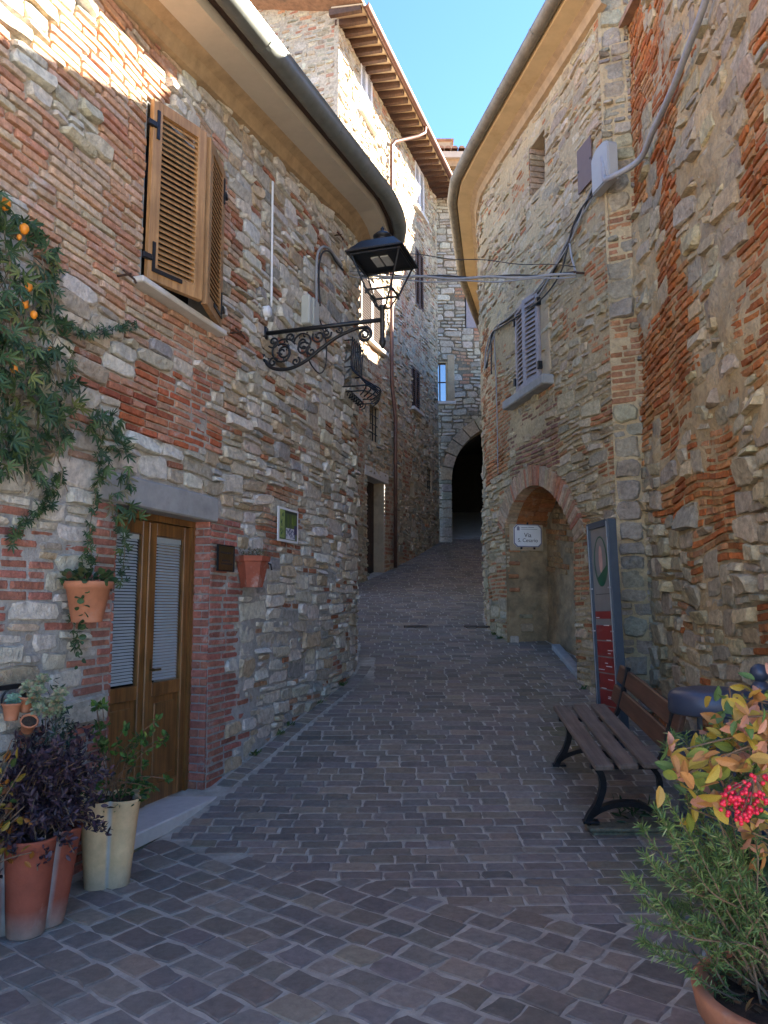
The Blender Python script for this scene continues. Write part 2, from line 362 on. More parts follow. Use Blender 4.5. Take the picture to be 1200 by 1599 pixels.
# ------------------------------------------------------------------ masonry
def masonry(parent, path, s0, s1, zb, zt, pick, color, seed, mat, mort_mat, mort_col, cell=(.065, .065), holes=(), prot=(.004, .02), mres=.035, mbase=0.0, mamp=.014,
            mfun=None, n_ind=300, warp=.02, gap=.006, name='wall', bfun=None, big=.01, bprot=(-.002, .012), ppow=1.5):
    rn = random.Random(seed); rg = np.random.default_rng(seed); cu, cv = cell
    # -- mortar sheet
    nu = max(2, int((s1-s0)/mres)); z0m = min(zb(s) for s in np.linspace(s0, s1, 60)); z1m = max(zt(s) for s in np.linspace(s0, s1, 60))
    U = np.linspace(s0, s1, nu+1); Vv = np.linspace(z0m, z1m, int((z1m-z0m)/mres)+1)
    for h in holes:
        for e in h['s']:
            if s0 < e < s1: U[np.argmin(abs(U-e))] = e
        for e in h['z']:
            if z0m < e < z1m: Vv[np.argmin(abs(Vv-e))] = e
    SS, ZZ = np.meshgrid(U, Vv, indexing='ij')
    def inhole(s, z, pad=0.0):
        m = np.zeros(np.shape(s), bool)
        for h in holes:
            q = (s > h['s'][0]-pad) & (s < h['s'][1]+pad) & (z > h['z'][0]-pad) & (z < h['z'][1]+pad)
            if 'f' in h: q = q & h['f'](s, z, pad)
            m |= q
        return m
    def relief(s, z): return big*(2*fbm(s/.5, z/.4, seed+9, 2)-1)+big*.8*(2*vnoise(s/1.6, z/1.3, seed+12)-1)
    D = mbase+mamp*(2*fbm(SS/.12, ZZ/.09, seed+3, 3)-1)+relief(SS, ZZ)
    if mfun is not None: D = D+mfun(SS, ZZ)
    P = path.pos(SS, ZZ, D); a, b = SS.shape
    idx = np.arange(a*b).reshape(a, b)
    cs = (SS[:-1, :-1]+SS[1:, 1:])/2; cz = (ZZ[:-1, :-1]+ZZ[1:, 1:])/2
    zbv = np.interp(cs[:, 0], np.linspace(s0, s1, 60), [zb(s) for s in np.linspace(s0, s1, 60)])[:, None]; ztv = np.interp(cs[:, 0], np.linspace(s0, s1, 60), [zt(s) for s in np.linspace(s0, s1, 60)])[:, None]
    keep = ~inhole(cs, cz) & (cz > zbv-.25) & (cz < ztv+.02)
    F = np.stack([idx[:-1, :-1], idx[1:, :-1], idx[1:, 1:], idx[:-1, 1:]], -1)[keep]
    mc = np.array(mort_col(SS.ravel(), ZZ.ravel()), np.float32)
    wall = mk(name, P.reshape(-1, 3), F, mort_mat, parent, True, mc, True)
    # -- pieces laid on a fine grid
    gu = int((s1-s0)/cu); gv = int((z1m-z0m)/cv)+1
    sc = s0+(np.arange(gu)+.5)*cu; zc = z0m+(np.arange(gv)+.5)*cv
    Sg, Zg = np.meshgrid(sc, zc, indexing='ij')
    ztg = np.array([zt(s) for s in sc])[:, None]; zbg = np.array([zb(s) for s in sc])[:, None]
    occ = inhole(Sg, Zg, .012) | (Zg > ztg-.02) | (Zg < zbg-.12)
    rec = []
    def place(i, j, ww, hh, kind):
        occ[i:i+ww, j:j+hh] = True; rec.append((i, j, ww, hh, kind))
    for j in range(gv):
        i = 0
        while i < gu:
            if occ[i, j]: i += 1; continue
            pk = pick(sc[i], zc[j], rn)
            if pk is None: occ[i, j] = True; i += 1; continue
            kind, ww, hh = pk
            run = 1
            while run < ww+1 and i+run < gu and not occ[i+run, j]: run += 1
            ww = run if run <= ww else ww
            ww = max(1, ww)
            if kind == 'stone' and ww <= hh: hh = max(1, ww-1)
            while hh > 1 and (j+hh > gv or occ[i:i+ww, j:j+hh].any()): hh -= 1
            place(i, j, ww, hh, kind); i += ww
    A = np.array([r[:4] for r in rec], float); N = len(A); kinds = [r[4] for r in rec]
    isb = np.array([k == 'brick' for k in kinds])
    cx = s0+(A[:, 0]+A[:, 2]/2)*cu; cz = z0m+(A[:, 1]+A[:, 3]/2)*cv
    hx = A[:, 2]*cu/2-gap*(1+rg.random(N)); hz = A[:, 3]*cv/2-gap*(1+rg.random(N)*.8)
    T = np.array([(-1,-1),(-.36,-1),(.36,-1),(1,-1),(1,0),(1,1),(.36,1),(-.36,1),(-1,1),(-1,0)], float)
    O = np.repeat(T[None], N, 0)
    amt = np.where(isb, .045, .12)[:, None]
    corner = np.array([1,0,0,1,0,1,0,0,1,0], bool)
    pull = (rg.random((N, 10))*amt*1.6)*corner
    O *= (1-pull)[..., None]
    m = np.minimum(hx, hz)[:, None]
    pts = np.stack([O[..., 0]*hx[:, None], O[..., 1]*hz[:, None]], -1)+(rg.random((N, 10, 2))-.5)*(m*np.where(isb, .14, .34)[:, None])[..., None]
    rot = (rg.random(N)-.5)*np.where(isb, .03, .14); cr, sr = np.cos(rot)[:, None], np.sin(rot)[:, None]
    pts = np.stack([pts[..., 0]*cr-pts[..., 1]*sr, pts[..., 0]*sr+pts[..., 1]*cr], -1)
    q = pts+np.stack([cx, cz], -1)[:, None]
    wf = warp if bfun is None else warp*bfun(q[..., 0], q[..., 1])
    q = q+np.stack([wf*(2*vnoise(q[..., 0]/.5, q[..., 1]/.45, seed+21)-1), wf*1.3*(2*vnoise(q[..., 0]/.7, q[..., 1]/.5, seed+33)-1)], -1)
    ctr = q.mean(1, keepdims=True); inn = ctr+(q-ctr)*np.where(isb, .88, .86)[:, None, None]
    pr = prot[0]+(prot[1]-prot[0])*rg.random(N)**ppow; pr = np.where(isb, bprot[0]+(bprot[1]-bprot[0])*rg.random(N), pr)
    lip = np.where(isb, .35, .45)
    d0 = np.full((N, 10), -.035); d1 = np.repeat((np.where(isb, pr-.006, pr*lip-.004))[:, None], 10, 1); tl_ = (rg.random((N, 2))-.5)*np.where(isb, .004, 1.2*pr)[:, None]; d2 = pr[:, None]+tl_[:, :1]*T[:, 0]+tl_[:, 1:]*T[:, 1]+(rg.random((N, 10))-.5)*np.where(isb, .003, .25*pr)[:, None]
    S3 = np.concatenate([q[..., 0], q[..., 0], inn[..., 0]], 1); Z3 = np.concatenate([q[..., 1], q[..., 1], inn[..., 1]], 1); D3 = np.concatenate([d0, d1, d2], 1)
    D3 = D3+relief(S3, Z3)
    PV = path.pos(S3, Z3, D3)       # N,30,3
    base = [[k, (k+1) % 10, 10+(k+1) % 10, 10+k] for k in range(10)]+[[10+k, 10+(k+1) % 10, 20+(k+1) % 10, 20+k] for k in range(10)]+[list(range(20, 30))]
    colr = np.array([color(kinds[i], cx[i], cz[i], rn) for i in range(N)], np.float32)
    cen = PV.mean(1); px, py, dep = proj(cen)
    area = 4*hx*hz/dep**2
    tn = path.tan(cx); nrm = np.stack([tn[:, 1], -tn[:, 0]], -1); vd = -cen[:, :2]/np.hypot(cen[:, 0], cen[:, 1])[:, None]
    area = area*np.clip((nrm*vd).sum(1), 0, 1)
    area[(px < -10) | (px > 1210) | (py < -10) | (py > 1609)] = 0
    single = np.zeros(N, bool)
    for kb in (True, False):
        ii = np.where((isb == kb) & (area > 0))[0]; ii = ii[np.argsort(-area[ii])][:n_ind]; single[ii] = True
    for i in np.where(single)[0]:
        mk('brick' if isb[i] else 'stone', PV[i], base, mat, wall, True, colr[i])
    rest = np.where(~single)[0]
    if len(rest):
        F = []
        for n_, i in enumerate(rest):
            o = n_*30; F += [[k+o for k in f] for f in base]
        o = mk('stonework', PV[rest].reshape(-1, 3), F, mat, wall, True, np.repeat(colr[rest], 30, 0)); o['kind'] = 'stuff'
    return wall
def vary(c, r, a=.2, hue=.06):
    k = 1+(r.random()*2-1)*a
    return tuple(max(.005, x*k*(1+(r.random()*2-1)*hue)) for x in c)

# ================================================================== THE GROUND
def sheet(name, xs, ys, zf, mat, parent=None, kind=None):
    X, Y = np.meshgrid(xs, ys, indexing='ij'); Z = zf(X, Y); a, b = X.shape; i = np.arange(a*b).reshape(a, b)
    F = np.stack([i[:-1, :-1], i[1:, :-1], i[1:, 1:], i[:-1, 1:]], -1).reshape(-1, 4)
    return tag(mk(name, np.stack([X, Y, Z], -1).reshape(-1, 3), F, mat, parent, smooth=True), kind=kind)
sheet('ground', np.r_[-80, -40, -12, -8, 8, 12, 40, 80], np.r_[-80, -40, -12, -8, -4, -1.2, 0, 3, 5, 6, 7.5, 9, 11, 13, 16, 19, 22, 26, 32, 60], lambda x, y: g(y)-.09-np.where(y < -6, 0, 0), m_square, kind='structure')
LP = Path([(-3.885, -1.5), (-.51, 8.92), (-.385, 9.4), (-.335, 9.75), (-.37, 10.1), (-.6, 10.55), (-1.1, 10.95), (-3.4, 11.6)], cha=0)
RA = Path([(3.95, 22.45), (3.4, 20.5), (2.6, 17.5), (2.1, 15.5), (1.77, 13.4), (1.63, 12.5), (1.625, 11.9), (1.79, 11.0), (2.45, 7.95)])
RT = Path([(2.45, 7.95), (2.69, 7.84)])
RB = Path([(2.69, 7.84), (2.5, 4.0), (2.47, 1.0)])
B2 = Path([(-.97, 15.1), (1.62, 22.3)])
B2S = Path([(-6.0, 16.95), (-.97, 15.1)])
AW = Path([(1.2, 22.4), (6.6, 22.4)])

# paving: bed with setts, transverse courses uphill, diagonal in front
lane = sheet('lane', np.linspace(-4, 5.5, 60), np.linspace(-.6, 23.5, 130), lambda x, y: g(y)-.001+.002*(vnoise(x*3, y*3, 5)-.5), m_bed, kind='structure')
def xl(y):   # left edge of the lane
    if y < 8.92: return -1.5+.324*(y-5.86)
    if y < 11: return -.36
    return max(-.9, -.97+(y-15.1)*.36) if y > 15 else -1.2
def xr(y):
    if y < 8.1: return 2.6
    if y < 12: return float(np.interp(y, RA.P[::-1, 1], RA.P[::-1, 0]))
    return float(np.interp(y, RA.P[::-1, 1], RA.P[::-1, 0]))
rn = random.Random(4)
setts = []     # polygon corners (x,y) and colour
def sett_col():
    c = rn.choice([(.215, .184, .152), (.2, .173, .148), (.228, .19, .152), (.175, .154, .132), (.245, .2, .15), (.2, .173, .154)])
    return vary(c, rn, .22, .03)
def quad(cx, cy, hx, hy, ang, j=.012):
    c, s = math.cos(ang), math.sin(ang); out = []
    for u, v in ((-1, -1), (0, -1), (1, -1), (1, 0), (1, 1), (0, 1), (-1, 1), (-1, 0)):
        k = 1-.045*rn.random() if u and v else 1+(rn.random()-.5)*.06
        a, b = u*hx*k+(rn.random()-.5)*j, v*hy*k+(rn.random()-.5)*j
        out.append((cx+a*c-b*s, cy+a*s+b*c))
    return out
def border(y): return 4.45+.1*math.sin(1.3*y)
def zone_y(x):   # where the diagonal laying ends
    return 4.55-.5*x if x < 0 else 4.55-.42*x
BW = .2
y = 3.6
while y < 23:
    h = .108+.022*rn.random(); x = xl(y)+BW+.03+rn.random()*.02
    if y > 10.2: x = xl(y)+.02
    hi = xr(y)-.03
    if 8.1 < y < 11.2: hi += .58
    while x < hi:
        wd = rn.uniform(.14, .29); wd = min(wd, hi-x)
        if wd > .06 and y+h/2 > zone_y(x+wd/2)+.02 and not (y < 8 and x+wd > 2.62):
            setts.append((quad(x+wd/2, y+h/2+.018*math.sin(2.1*x+y), wd/2-.0062, h/2-.0058, .02*math.sin(y*1.7), .015), sett_col()))
        x += wd
    y += h
d = .172                      # diagonal zone, pitch about 0.2 m
for i in range(-44, 44):
    off = rn.random()*.2; j = -34*.21+off
    while j < 7.0:
        ln = rn.uniform(.14, .25); u = i*d; v = j+ln/2
        an = R(52); X = u*math.cos(an)-v*math.sin(an); Y = 3.0+u*math.sin(an)+v*math.cos(an)
        if -.6 < Y < zone_y(X)+.03 and xl(Y)+.05 < X < 2.5:
            setts.append((quad(X, Y, d/2-.0095, ln/2-.0095, an, .023), sett_col()))
        j += ln
# border course along the left wall: setts standing across, then a narrow channel
s_b0 = LP.hit(330, 1235)[0]
s = s_b0
while s < LP.hit(545, 1055)[0]+.5:
    wd = rn.uniform(.1, .15); p = LP.pos(np.float64(s+wd/2), 0, .105); t = LP.tan(np.float64(s))
    setts.append((quad(p[0], p[1], wd/2-.008, .068, math.atan2(t[1], t[0]), .01), sett_col())); s += wd
PV = []
for k_, (poly, c) in enumerate(setts):
    q = np.array(poly); ctr = q.mean(0)
    ms_ = max(0, min(1, (fbm(ctr[0]*1.3, ctr[1]*1.1, 15)-.33)*4))*max(0, 1-abs(ctr[0]-1.75)/.55)*(1 if 4.2 < ctr[1] < 7.6 else .35)      # mossy strip by the bench
    setts[k_] = (poly, tuple(a*(1-ms_)+b*ms_ for a, b in zip(c, (.12, .115, .06)))); inn = ctr+(q-ctr)*.9
    tilt = (rn.random()-.5)*.014; t2 = (rn.random()-.5)*.014; top = .003+rn.random()*.004
    def zz(a, dz): return g(a[:, 1])+dz+(a[:, 0]-ctr[0])*tilt+(a[:, 1]-ctr[1])*t2
    PV.append(np.concatenate([np.c_[q, zz(q, -.03)], np.c_[q, zz(q, top-.0045)], np.c_[inn, zz(inn, top)]]))
PV = np.array(PV); SCOL = np.array([c for _, c in setts])
cen = PV.mean(1); px, py, dep = proj(cen); ar = np.where((px > 0) & (px < 1200) & (py < 1600), (EYE-cen[:, 2]+.3)/dep**3, 0)
order = np.argsort(-ar); base = [[k, (k+1) % 8, 8+(k+1) % 8, 8+k] for k in range(8)]+[[8+k, 8+(k+1) % 8, 16+(k+1) % 8, 16+k] for k in range(8)]+[list(range(16, 24))]
for i in order[:300]: mk('paving_stone', PV[i], base, m_pave, lane, True, SCOL[i])
rest = order[300:]; F = []
for n_, i in enumerate(rest): F += [[k+n_*24 for k in f] for f in base]
tag(mk('paving', PV[rest].reshape(-1, 3), F, m_pave, lane, True, np.repeat(SCOL[rest], 24, 0)), kind='stuff')

# ================================================================== LEFT HOUSE
sD0 = LP.hit(178, 945)[0]; sD1 = LP.hit(327, 945)[0]; DZ0, DZ1 = .15, 2.28
sW0 = LP.hit(218, 447)[0]; sW1 = LP.hit(333, 510)[0]; WZ0, WZ1 = 3.86, 5.24
sG0 = LP.hit(538, 580)[0]; sG1 = LP.hit(553, 580)[0]; GZ0_, GZ1_ = LP.hit(545, 612)[1], LP.hit(545, 545)[1]
sF = LP.hit(0, 945)[0]
def eaveL(s): return 6.03+.13*(min(s, sD1+3.0)-sD1)
houseL = empty('stone_house', LP.pos(np.float64(sD1), .1).tolist(), 'low rubble and brick house with the glazed wooden front door and street lantern', 'house')
rp = [LP.hit(185, 560), LP.hit(345, 590), LP.hit(330, 720), LP.hit(205, 690)]
def in_patch(s, z):
    zt_ = np.interp(s, [rp[0][0], rp[1][0]], [rp[0][1], rp[1][1]]); zb_ = np.interp(s, [rp[3][0], rp[2][0]], [rp[3][1], rp[2][1]])
    return (s > rp[0][0]-.1) & (s < rp[1][0]) & (z < zt_) & (z > zb_)
til = LP.hit(444, 820)
sStrip = (LP.hit(52, 950)[0], LP.hit(108, 950)[0])
def stoneL(r):
    return ('stone',)+r.choices([(2,1),(3,1),(4,1),(5,1),(3,2),(4,2),(5,2),(6,2),(5,3),(7,3)], [2,3.5,3,1.6,3.5,4,3,1.5,1.2,.7])[0]
def pickL(s, z, r):
    a = s-sD1; row = int(z/.065)
    if z < 2.3 and 0 < a < .3+.13*((row//2) % 2)+.05*math.sin(row*2.3): return ('brick', r.choice([3, 4, 4]), 1)
    if z < 2.25 and sD0-.33-.12*((row//2) % 2) < s < sD0: return ('brick', r.choice([3, 4, 4]), 1)
    if DZ1 < z < DZ1+.2 and sD0-.2 < s < sD1+.12: return None
    if z < 2.05 and s < sD0:
        if (sStrip[0] < s < sStrip[1] and r.random() < .8) or float(vnoise(s*2.2, z*1.6, 77)) > .8: return stoneL(r) if r.random() < .75 else None
        return ('brick', r.choice([3, 4, 4]), 1)
    if abs(s-til[0]) < .42 and abs(z-til[1]) < .34 and r.random() < .8: return ('brick', r.choice([2, 3, 3]), 1)
    if in_patch(s, z): return ('brick', r.choice([2, 3, 4]), 1) if r.random() < .9 else stoneL(r)
    if z > 3.55 and a < .25:
        n = float(vnoise(s*1.9, z*2.4, 12))
        return ('brick', r.choice([3, 4, 4, 5]), 1) if n < .64 else stoneL(r)
    if z < 1.2 and r.random() < .06: return None
    return ('brick', r.choice([2, 3, 4]), 1) if r.random() < .17 else stoneL(r)
def colorL(k, s, z, r):
    a = s-sD1
    if k == 'brick':
        if z < 2.35 and a < .6: return vary((.40, .165, .12), r, .2)
        if in_patch(s, z): return vary(r.choice([(.44, .13, .06), (.46, .19, .11), (.33, .1, .055), (.48, .26, .17)]), r, .15)
        if z > 3.5 and a < .3: return vary(r.choice([(.55, .31, .2), (.54, .37, .265), (.5, .25, .155), (.56, .42, .3)]), r, .14)
        return vary(r.choice([(.40, .18, .1), (.36, .15, .09), (.43, .27, .18)]), r, .2)
    c = r.choices([(.58, .54, .455), (.52, .465, .37), (.34, .33, .305), (.5, .4, .27), (.64, .6, .53), (.4, .345, .26)], [4, 3, .6, 2, 2.5, .9])[0]
    return vary(c, r, .14, .03)
def mcolL(s, z):
    t = np.clip((z-2.2)/1.5, 0, 1)[:, None]; n = fbm(s*1.3, z*1.3, 51)[:, None]
    c = np.array([(.45, .435, .40)])*(1-t)+np.array([(.52, .45, .35)])*t
    return c*(.8+.4*n)
def arch_f(sc_, zc_, r_): return lambda s, z, pad=0.0: (z < zc_) | ((s-sc_)**2+(z-zc_)**2 < (r_+pad)**2)
holesL = [dict(s=(sD0, sD1), z=(-.2, DZ1)), dict(s=(sW0, sW1), z=(WZ0, WZ1)), dict(s=(sG0, sG1), z=(GZ0_, GZ1_))]
def mfunL(s, z):      # thick pointing hides the stones in patches
    p = .012*np.clip((fbm(s*1.6, z*1.6, 91)-.5)*4, -.3, 1)*np.clip((2.6-z)/.8, 0, 1)*np.where((s < sD1+.45) & (z < 2.3), .2, 1)
    return p-.02*np.clip((z-2.0)/.7, 0, 1)*np.clip((fbm(s*.9, z*.9, 97)-.3)*5, 0, 1)
wallL = masonry(houseL, LP, .8, LP.len-1.2, lambda s: float(g(LP.pos(np.float64(s), 0)[1])), eaveL, pickL, colorL, 11, m_stoneL, m_mortL, mcolL, holes=holesL, mfun=mfunL,
                prot=(.004, .034), mres=.024, mamp=.009, mbase=-.003, cell=(.07, .058), big=.012, bfun=lambda s, z: np.where((z < 2.35) & (s < sD1+.5), .25, 1.0))
# rear walls and roof close the house
P0 = LP.pos(np.float64(.8), 0); P1 = LP.pos(np.float64(LP.len-1.2), 0)
b = MB()
for A_, B_ in ((P0, (-9.5, 2.2, 0)), ((-9.5, 2.2, 0), (-9.0, 12.5, 0)), ((-9.0, 12.5, 0), P1)):
    b.add([(A_[0], A_[1], -.1), (B_[0], B_[1], -.1), (B_[0], B_[1], 6.2), (A_[0], A_[1], 6.2)], [(0, 1, 2, 3)])
b.build('rear_wall', m_plR, houseL, True)
b = MB(); n = 40; S = np.linspace(.8, LP.len-1.2, n); top = [LP.pos(np.float64(s), eaveL(s)+.22, .5) for s in S]; bk = [np.array([p[0]*.25-6.2, p[1]*.8+1.4, 8.1]) for p in top]
V = [tuple(p) for p in top]+[tuple(p) for p in bk]; b.add(V+[(x, y, z+.1) for x, y, z in V], [(i, i+1, n+i+1, n+i) for i in range(n-1)]+[(2*n+i, 3*n+i, 3*n+i+1, 2*n+i+1) for i in range(n-1)]+[(i, 2*n+i, 2*n+i+1, i+1) for i in range(n-1)])
roofL = b.build('roof', m_tile, houseL, True)
s_e = LP.len-1.3
sweep(LP, .8, s_e, [(-.02, -.16), (.05, -.14), (.09, -.04), (.17, 0), (.17, .06), (-.02, .06)], eaveL).build('cornice', m_mould, houseL, True)
sweep(LP, .8, s_e, [(.165, .0), (.40, .015), (.415, .16), (.165, .2)], eaveL, closed=True).build('soffit', m_soffit, houseL, True)
sweep(LP, .8, s_e, [(.42, .1), (.5, .1), (.5, .2), (.42, .2)], eaveL, closed=True).build('eave_board', m_old, houseL, True)
gp = [(.55+.085*math.cos(a), .13+.085*math.sin(a)) for a in np.linspace(math.pi, 2*math.pi, 9)]
gp = [(.465, .17)]+gp+[(.635, .17), (.645, .18), (.628, .17)]+[(.55+.076*math.cos(a), .13+.076*math.sin(a)) for a in np.linspace(2*math.pi, math.pi, 9)]
gut = sweep(LP, .8, s_e, gp, eaveL, closed=True).build('gutter', m_gutL, houseL, True, smooth=True)
for s in np.arange(sD1-1.9, s_e, 1.55):
    rp_ = [(.55+.09*math.cos(a), .13+.09*math.sin(a)) for a in np.linspace(math.pi, 2*math.pi, 9)]+[(.55+.087*math.cos(a), .13+.087*math.sin(a)) for a in np.linspace(2*math.pi, math.pi, 9)]
    sweep(LP, s, s+.05, rp_, eaveL, closed=True).build('gutter_bracket', m_gutL, gut, True)
# lintel and door surround
Ml = LP.M((sD0+sD1)/2, 0); hw = (sD1-sD0)/2
o = MB().box(-hw-.22, hw+.07, DZ1-.012, DZ1+.19, -.2, .024, Ml, .012).build('lintel', m_lintel, houseL, True)
RV = .17
b = MB()
for sg in (-1, 1): b.box(min(sg*hw, sg*(hw+.02)), max(sg*hw, sg*(hw+.02)), .0, DZ1, -RV-.05, -.012, Ml)
b.build('door_reveal', m_lintel, houseL, True)
for sg in (-1, 1):
    z = .17; k = 0
    while z < DZ1-.06:
        for (c0, c1) in (((-RV, -.005),) if k % 2 else ((-RV, -RV+.1), (-RV+.108, -.004))):
            mb = MB().box(sg*hw-.012*sg if sg > 0 else -hw-.01, sg*hw+.01 if sg > 0 else -hw+.012, z+.005, z+.058, c0, c1, Ml, .005) if sg < 0 else MB().box(hw-.012, hw+.01, z+.005, z+.058, c0, c1, Ml, .005)
            mb.build('brick', m_stoneL, wallL, True, col=np.array(vary((.40, .165, .12), rn, .18)))
        z += .066; k += 1
MB().box(-hw-.02, hw+.02, .055, DZ0, -RV-.3, .16, LP.M((sD0+sD1)/2, 0), .008).build('door_step', m_step, houseL, True)
MB().box(-hw-.0, hw+.0, -.1, .054, -RV, .15, LP.M((sD0+sD1)/2, 0), .006).build('step_riser', m_moss, houseL, True)
# the door: frame, two leaves with glass, blinds and panels
Md = LP.M((sD0+sD1)/2, DZ0, -RV); DH = DZ1-DZ0
door = link('door', MB().box(-hw, -hw+.05, 0, DH, -.05, .03).box(hw-.05, hw, 0, DH, -.05, .03).box(-hw+.05, hw-.05, DH-.06, DH, -.05, .03).build('tmp', m_door).data, houseL, True, Md)
bpy.data.objects.remove(bpy.data.objects['tmp'])
door['label'] = 'varnished brown double door with glazed upper panels and blinds'
for i, (a0, a1) in enumerate(((-hw+.052, -.003), (.003, hw-.052))):
    st = .085; H2 = DH-.065; zb_, zm, zt_ = .15, .78, H2-.1
    b = MB().box(a0, a0+st, .02, H2, -.03, .014, bev=.006).box(a1-st, a1, .02, H2, -.03, .014, bev=.006)
    b.box(a0+st, a1-st, .02, zb_, -.03, .012, bev=.005).box(a0+st, a1-st, zm, zm+.1, -.03, .012, bev=.005).box(a0+st, a1-st, zt_, H2, -.03, .012, bev=.005)
    b.build('door_leaf', m_door, door)
    b = MB().box(a0+st-.002, a1-st+.002, zb_, zm, -.022, -.008).box(a0+st+.05, a1-st-.05, zb_+.05, zm-.05, -.012, .004, bev=.01)
    b.build('door_panel', m_door, door)
    MB().box(a0+st-.002, a1-st+.002, zm+.1, zt_, -.01, -.006).build('glass', m_clear, door)
    b = MB(); z = zm+.115; 
    while z < zt_-.04:
        b.add([(a0+st+.006, z, -.022), (a1-st-.006, z, -.022), (a1-st-.006, z+.0165, -.034), (a0+st+.006, z+.0165, -.034)], [(0, 1, 2, 3)]); z += .0225
    b.box(a0+st+.004, a1-st-.004, zt_-.04, zt_-.005, -.04, -.018)
    tag(b.build('venetian_blind', m_blind, door), kind='stuff')
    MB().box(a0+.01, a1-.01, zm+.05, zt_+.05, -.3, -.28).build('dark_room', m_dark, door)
MB().box(-.03, .03, .02, DH-.07, .014, .03, bev=.008).build('cover_strip', m_door, door)
MB().tube([(.045, .98, .02), (.045, .98, .06), (.11, .98, .065)], .009).box(.03, .06, .9, 1.06, .014, .02).build('handle', m_brass, door)
# upper window with two louvred shutters pushed ajar
ww = sW1-sW0; Mw = LP.M((sW0+sW1)/2, WZ0)
b = MB(); H = WZ1-WZ0
b.box(-ww/2, -ww/2+.01, 0, H, -.25, .0).box(ww/2-.01, ww/2, 0, H, -.25, .0).box(-ww/2, ww/2, H-.01, H, -.25, 0)
win = link('window', b.build('tmp', m_lintel).data, houseL, True, Mw); bpy.data.objects.remove(bpy.data.objects['tmp'])
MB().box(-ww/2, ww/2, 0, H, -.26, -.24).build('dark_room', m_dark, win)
MB().box(-ww/2-.1, ww/2+.06, -.045, .0, -.2, .1, bev=.008).build('sill', m_step, win)
def shutter(parent, M, wd, ht, mat, slats=True, nsl=28, th=.045, fr=.085, hinge=0, joined=False):
    sh = link('shutter', MB().box(0, fr, 0, ht, 0, th, bev=.004).box(wd-fr, wd, 0, ht, 0, th, bev=.004).box(fr, wd-fr, 0, fr*1.1, 0.001, th-.001).box(fr, wd-fr, ht-fr, ht, 0.001, th-.001).build('tmp', mat).data, parent, False, M)
    bpy.data.objects.remove(bpy.data.objects['tmp'])
    W[sh] = W[parent] @ M
    ph = (ht-2.1*fr)/nsl; me = None; J = MB()
    for k in range(nsl):
        z = fr*1.1+k*ph
        mb = J if joined else MB()
        y0 = z if joined else 0
        mb.add([(fr-.005, y0-.006, th-.004), (wd-fr+.005, y0-.006, th-.004), (wd-fr+.005, y0+ph*.8, .004), (fr-.005, y0+ph*.8, .004), (fr-.005, y0+.004, th), (wd-fr+.005, y0+.004, th), (wd-fr+.005, y0+ph*.8+.01, .008), (fr-.005, y0+ph*.8+.01, .008)],
               [(0, 1, 2, 3), (7, 6, 5, 4), (0, 4, 5, 1), (3, 2, 6, 7), (0, 3, 7, 4), (1, 5, 6, 2)])
        if not joined:
            if me is None:
                t_ = mb.build('slat', mat); me = t_.data; bpy.data.objects.remove(t_)
            link('slat', me, sh, False, Matrix.Translation((0, z, 0)))
    if joined: tag(J.build('louvres', mat, sh), kind='stuff')
    return sh
lw_ = ww/2+.005
def hinge_m(a, ang): return Matrix.Translation((a, .015, .03)) @ Matrix.Rotation(ang, 4, 'Y')
shL = shutter(win, hinge_m(-ww/2, -R(17)), lw_, H-.02, m_shut)
shR = shutter(win, hinge_m(ww/2, R(17)) @ Matrix.Scale(-1, 4, (1, 0, 0)), lw_, H-.02, m_shut)
for sh in (shL, shR):
    for z in (.16, H-.22):
        b = MB().box(-.05, .03, z-.025, z+.02, .03, .062, bev=.006).box(.03, .055, z-.1, z+.12, .046, .054)
        if z < .3: b.box(.05, .3, z-.1, z-.07, .046, .054)
        b.build('hinge', m_iron, sh)
# small side window with bulging iron grille
gs = (sG0+sG1)/2; Mg = LP.M(gs, GZ0_); gh = GZ1_-GZ0_; gw = sG1-sG0
gwn = link('window', MB().box(-gw/2, gw/2, 0, gh, -.2, -.18).build('tmp', m_glass).data, houseL, True, Mg); bpy.data.objects.remove(bpy.data.objects['tmp'])
MB().box(-gw/2-.08, gw/2+.08, -.05, 0, -.2, .09, bev=.008).build('sill', m_step, gwn)
bl = .34
def belly(t): return .06+.05*t+bl*math.exp(-((t-.14)/.2)**2)
bars = 7
for k in range(bars):
    f = k/(bars-1)-.5; a = f*gw*1.1
    pts = [(a*(1+.35*math.exp(-((t-.14)/.2)**2)), -.12+t*(gh+.2), belly(t)*(1-.25*abs(f)*2*math.exp(-((t-.14)/.2)**2))) for t in np.linspace(0, 1, 22)]
    sp = [(pts[0][0], -.12+.06*math.sin(q)*(1-q/9), .06+.05*(1-math.cos(q))*(1-q/9)) for q in np.linspace(0, 5, 10)]
    MB().tube(pts, .009, 6).tube(sp, .007, 5).build('grille_bar', m_iron, gwn)
for t in (.06, .14, .5, .95):
    e = math.exp(-((t-.14)/.2)**2)
    pts = [(-gw*.55*(1+.35*e), -.12+t*(gh+.2), .0), (-gw*.55*(1+.35*e), -.12+t*(gh+.2), belly(t)*(1-.25*e)), (0, -.12+t*(gh+.2), belly(t)), (gw*.55*(1+.35*e), -.12+t*(gh+.2), belly(t)*(1-.25*e)), (gw*.55*(1+.35*e), -.12+t*(gh+.2), 0)]
    MB().tube(pts, .009, 6).build('grille_hoop', m_iron, gwn)

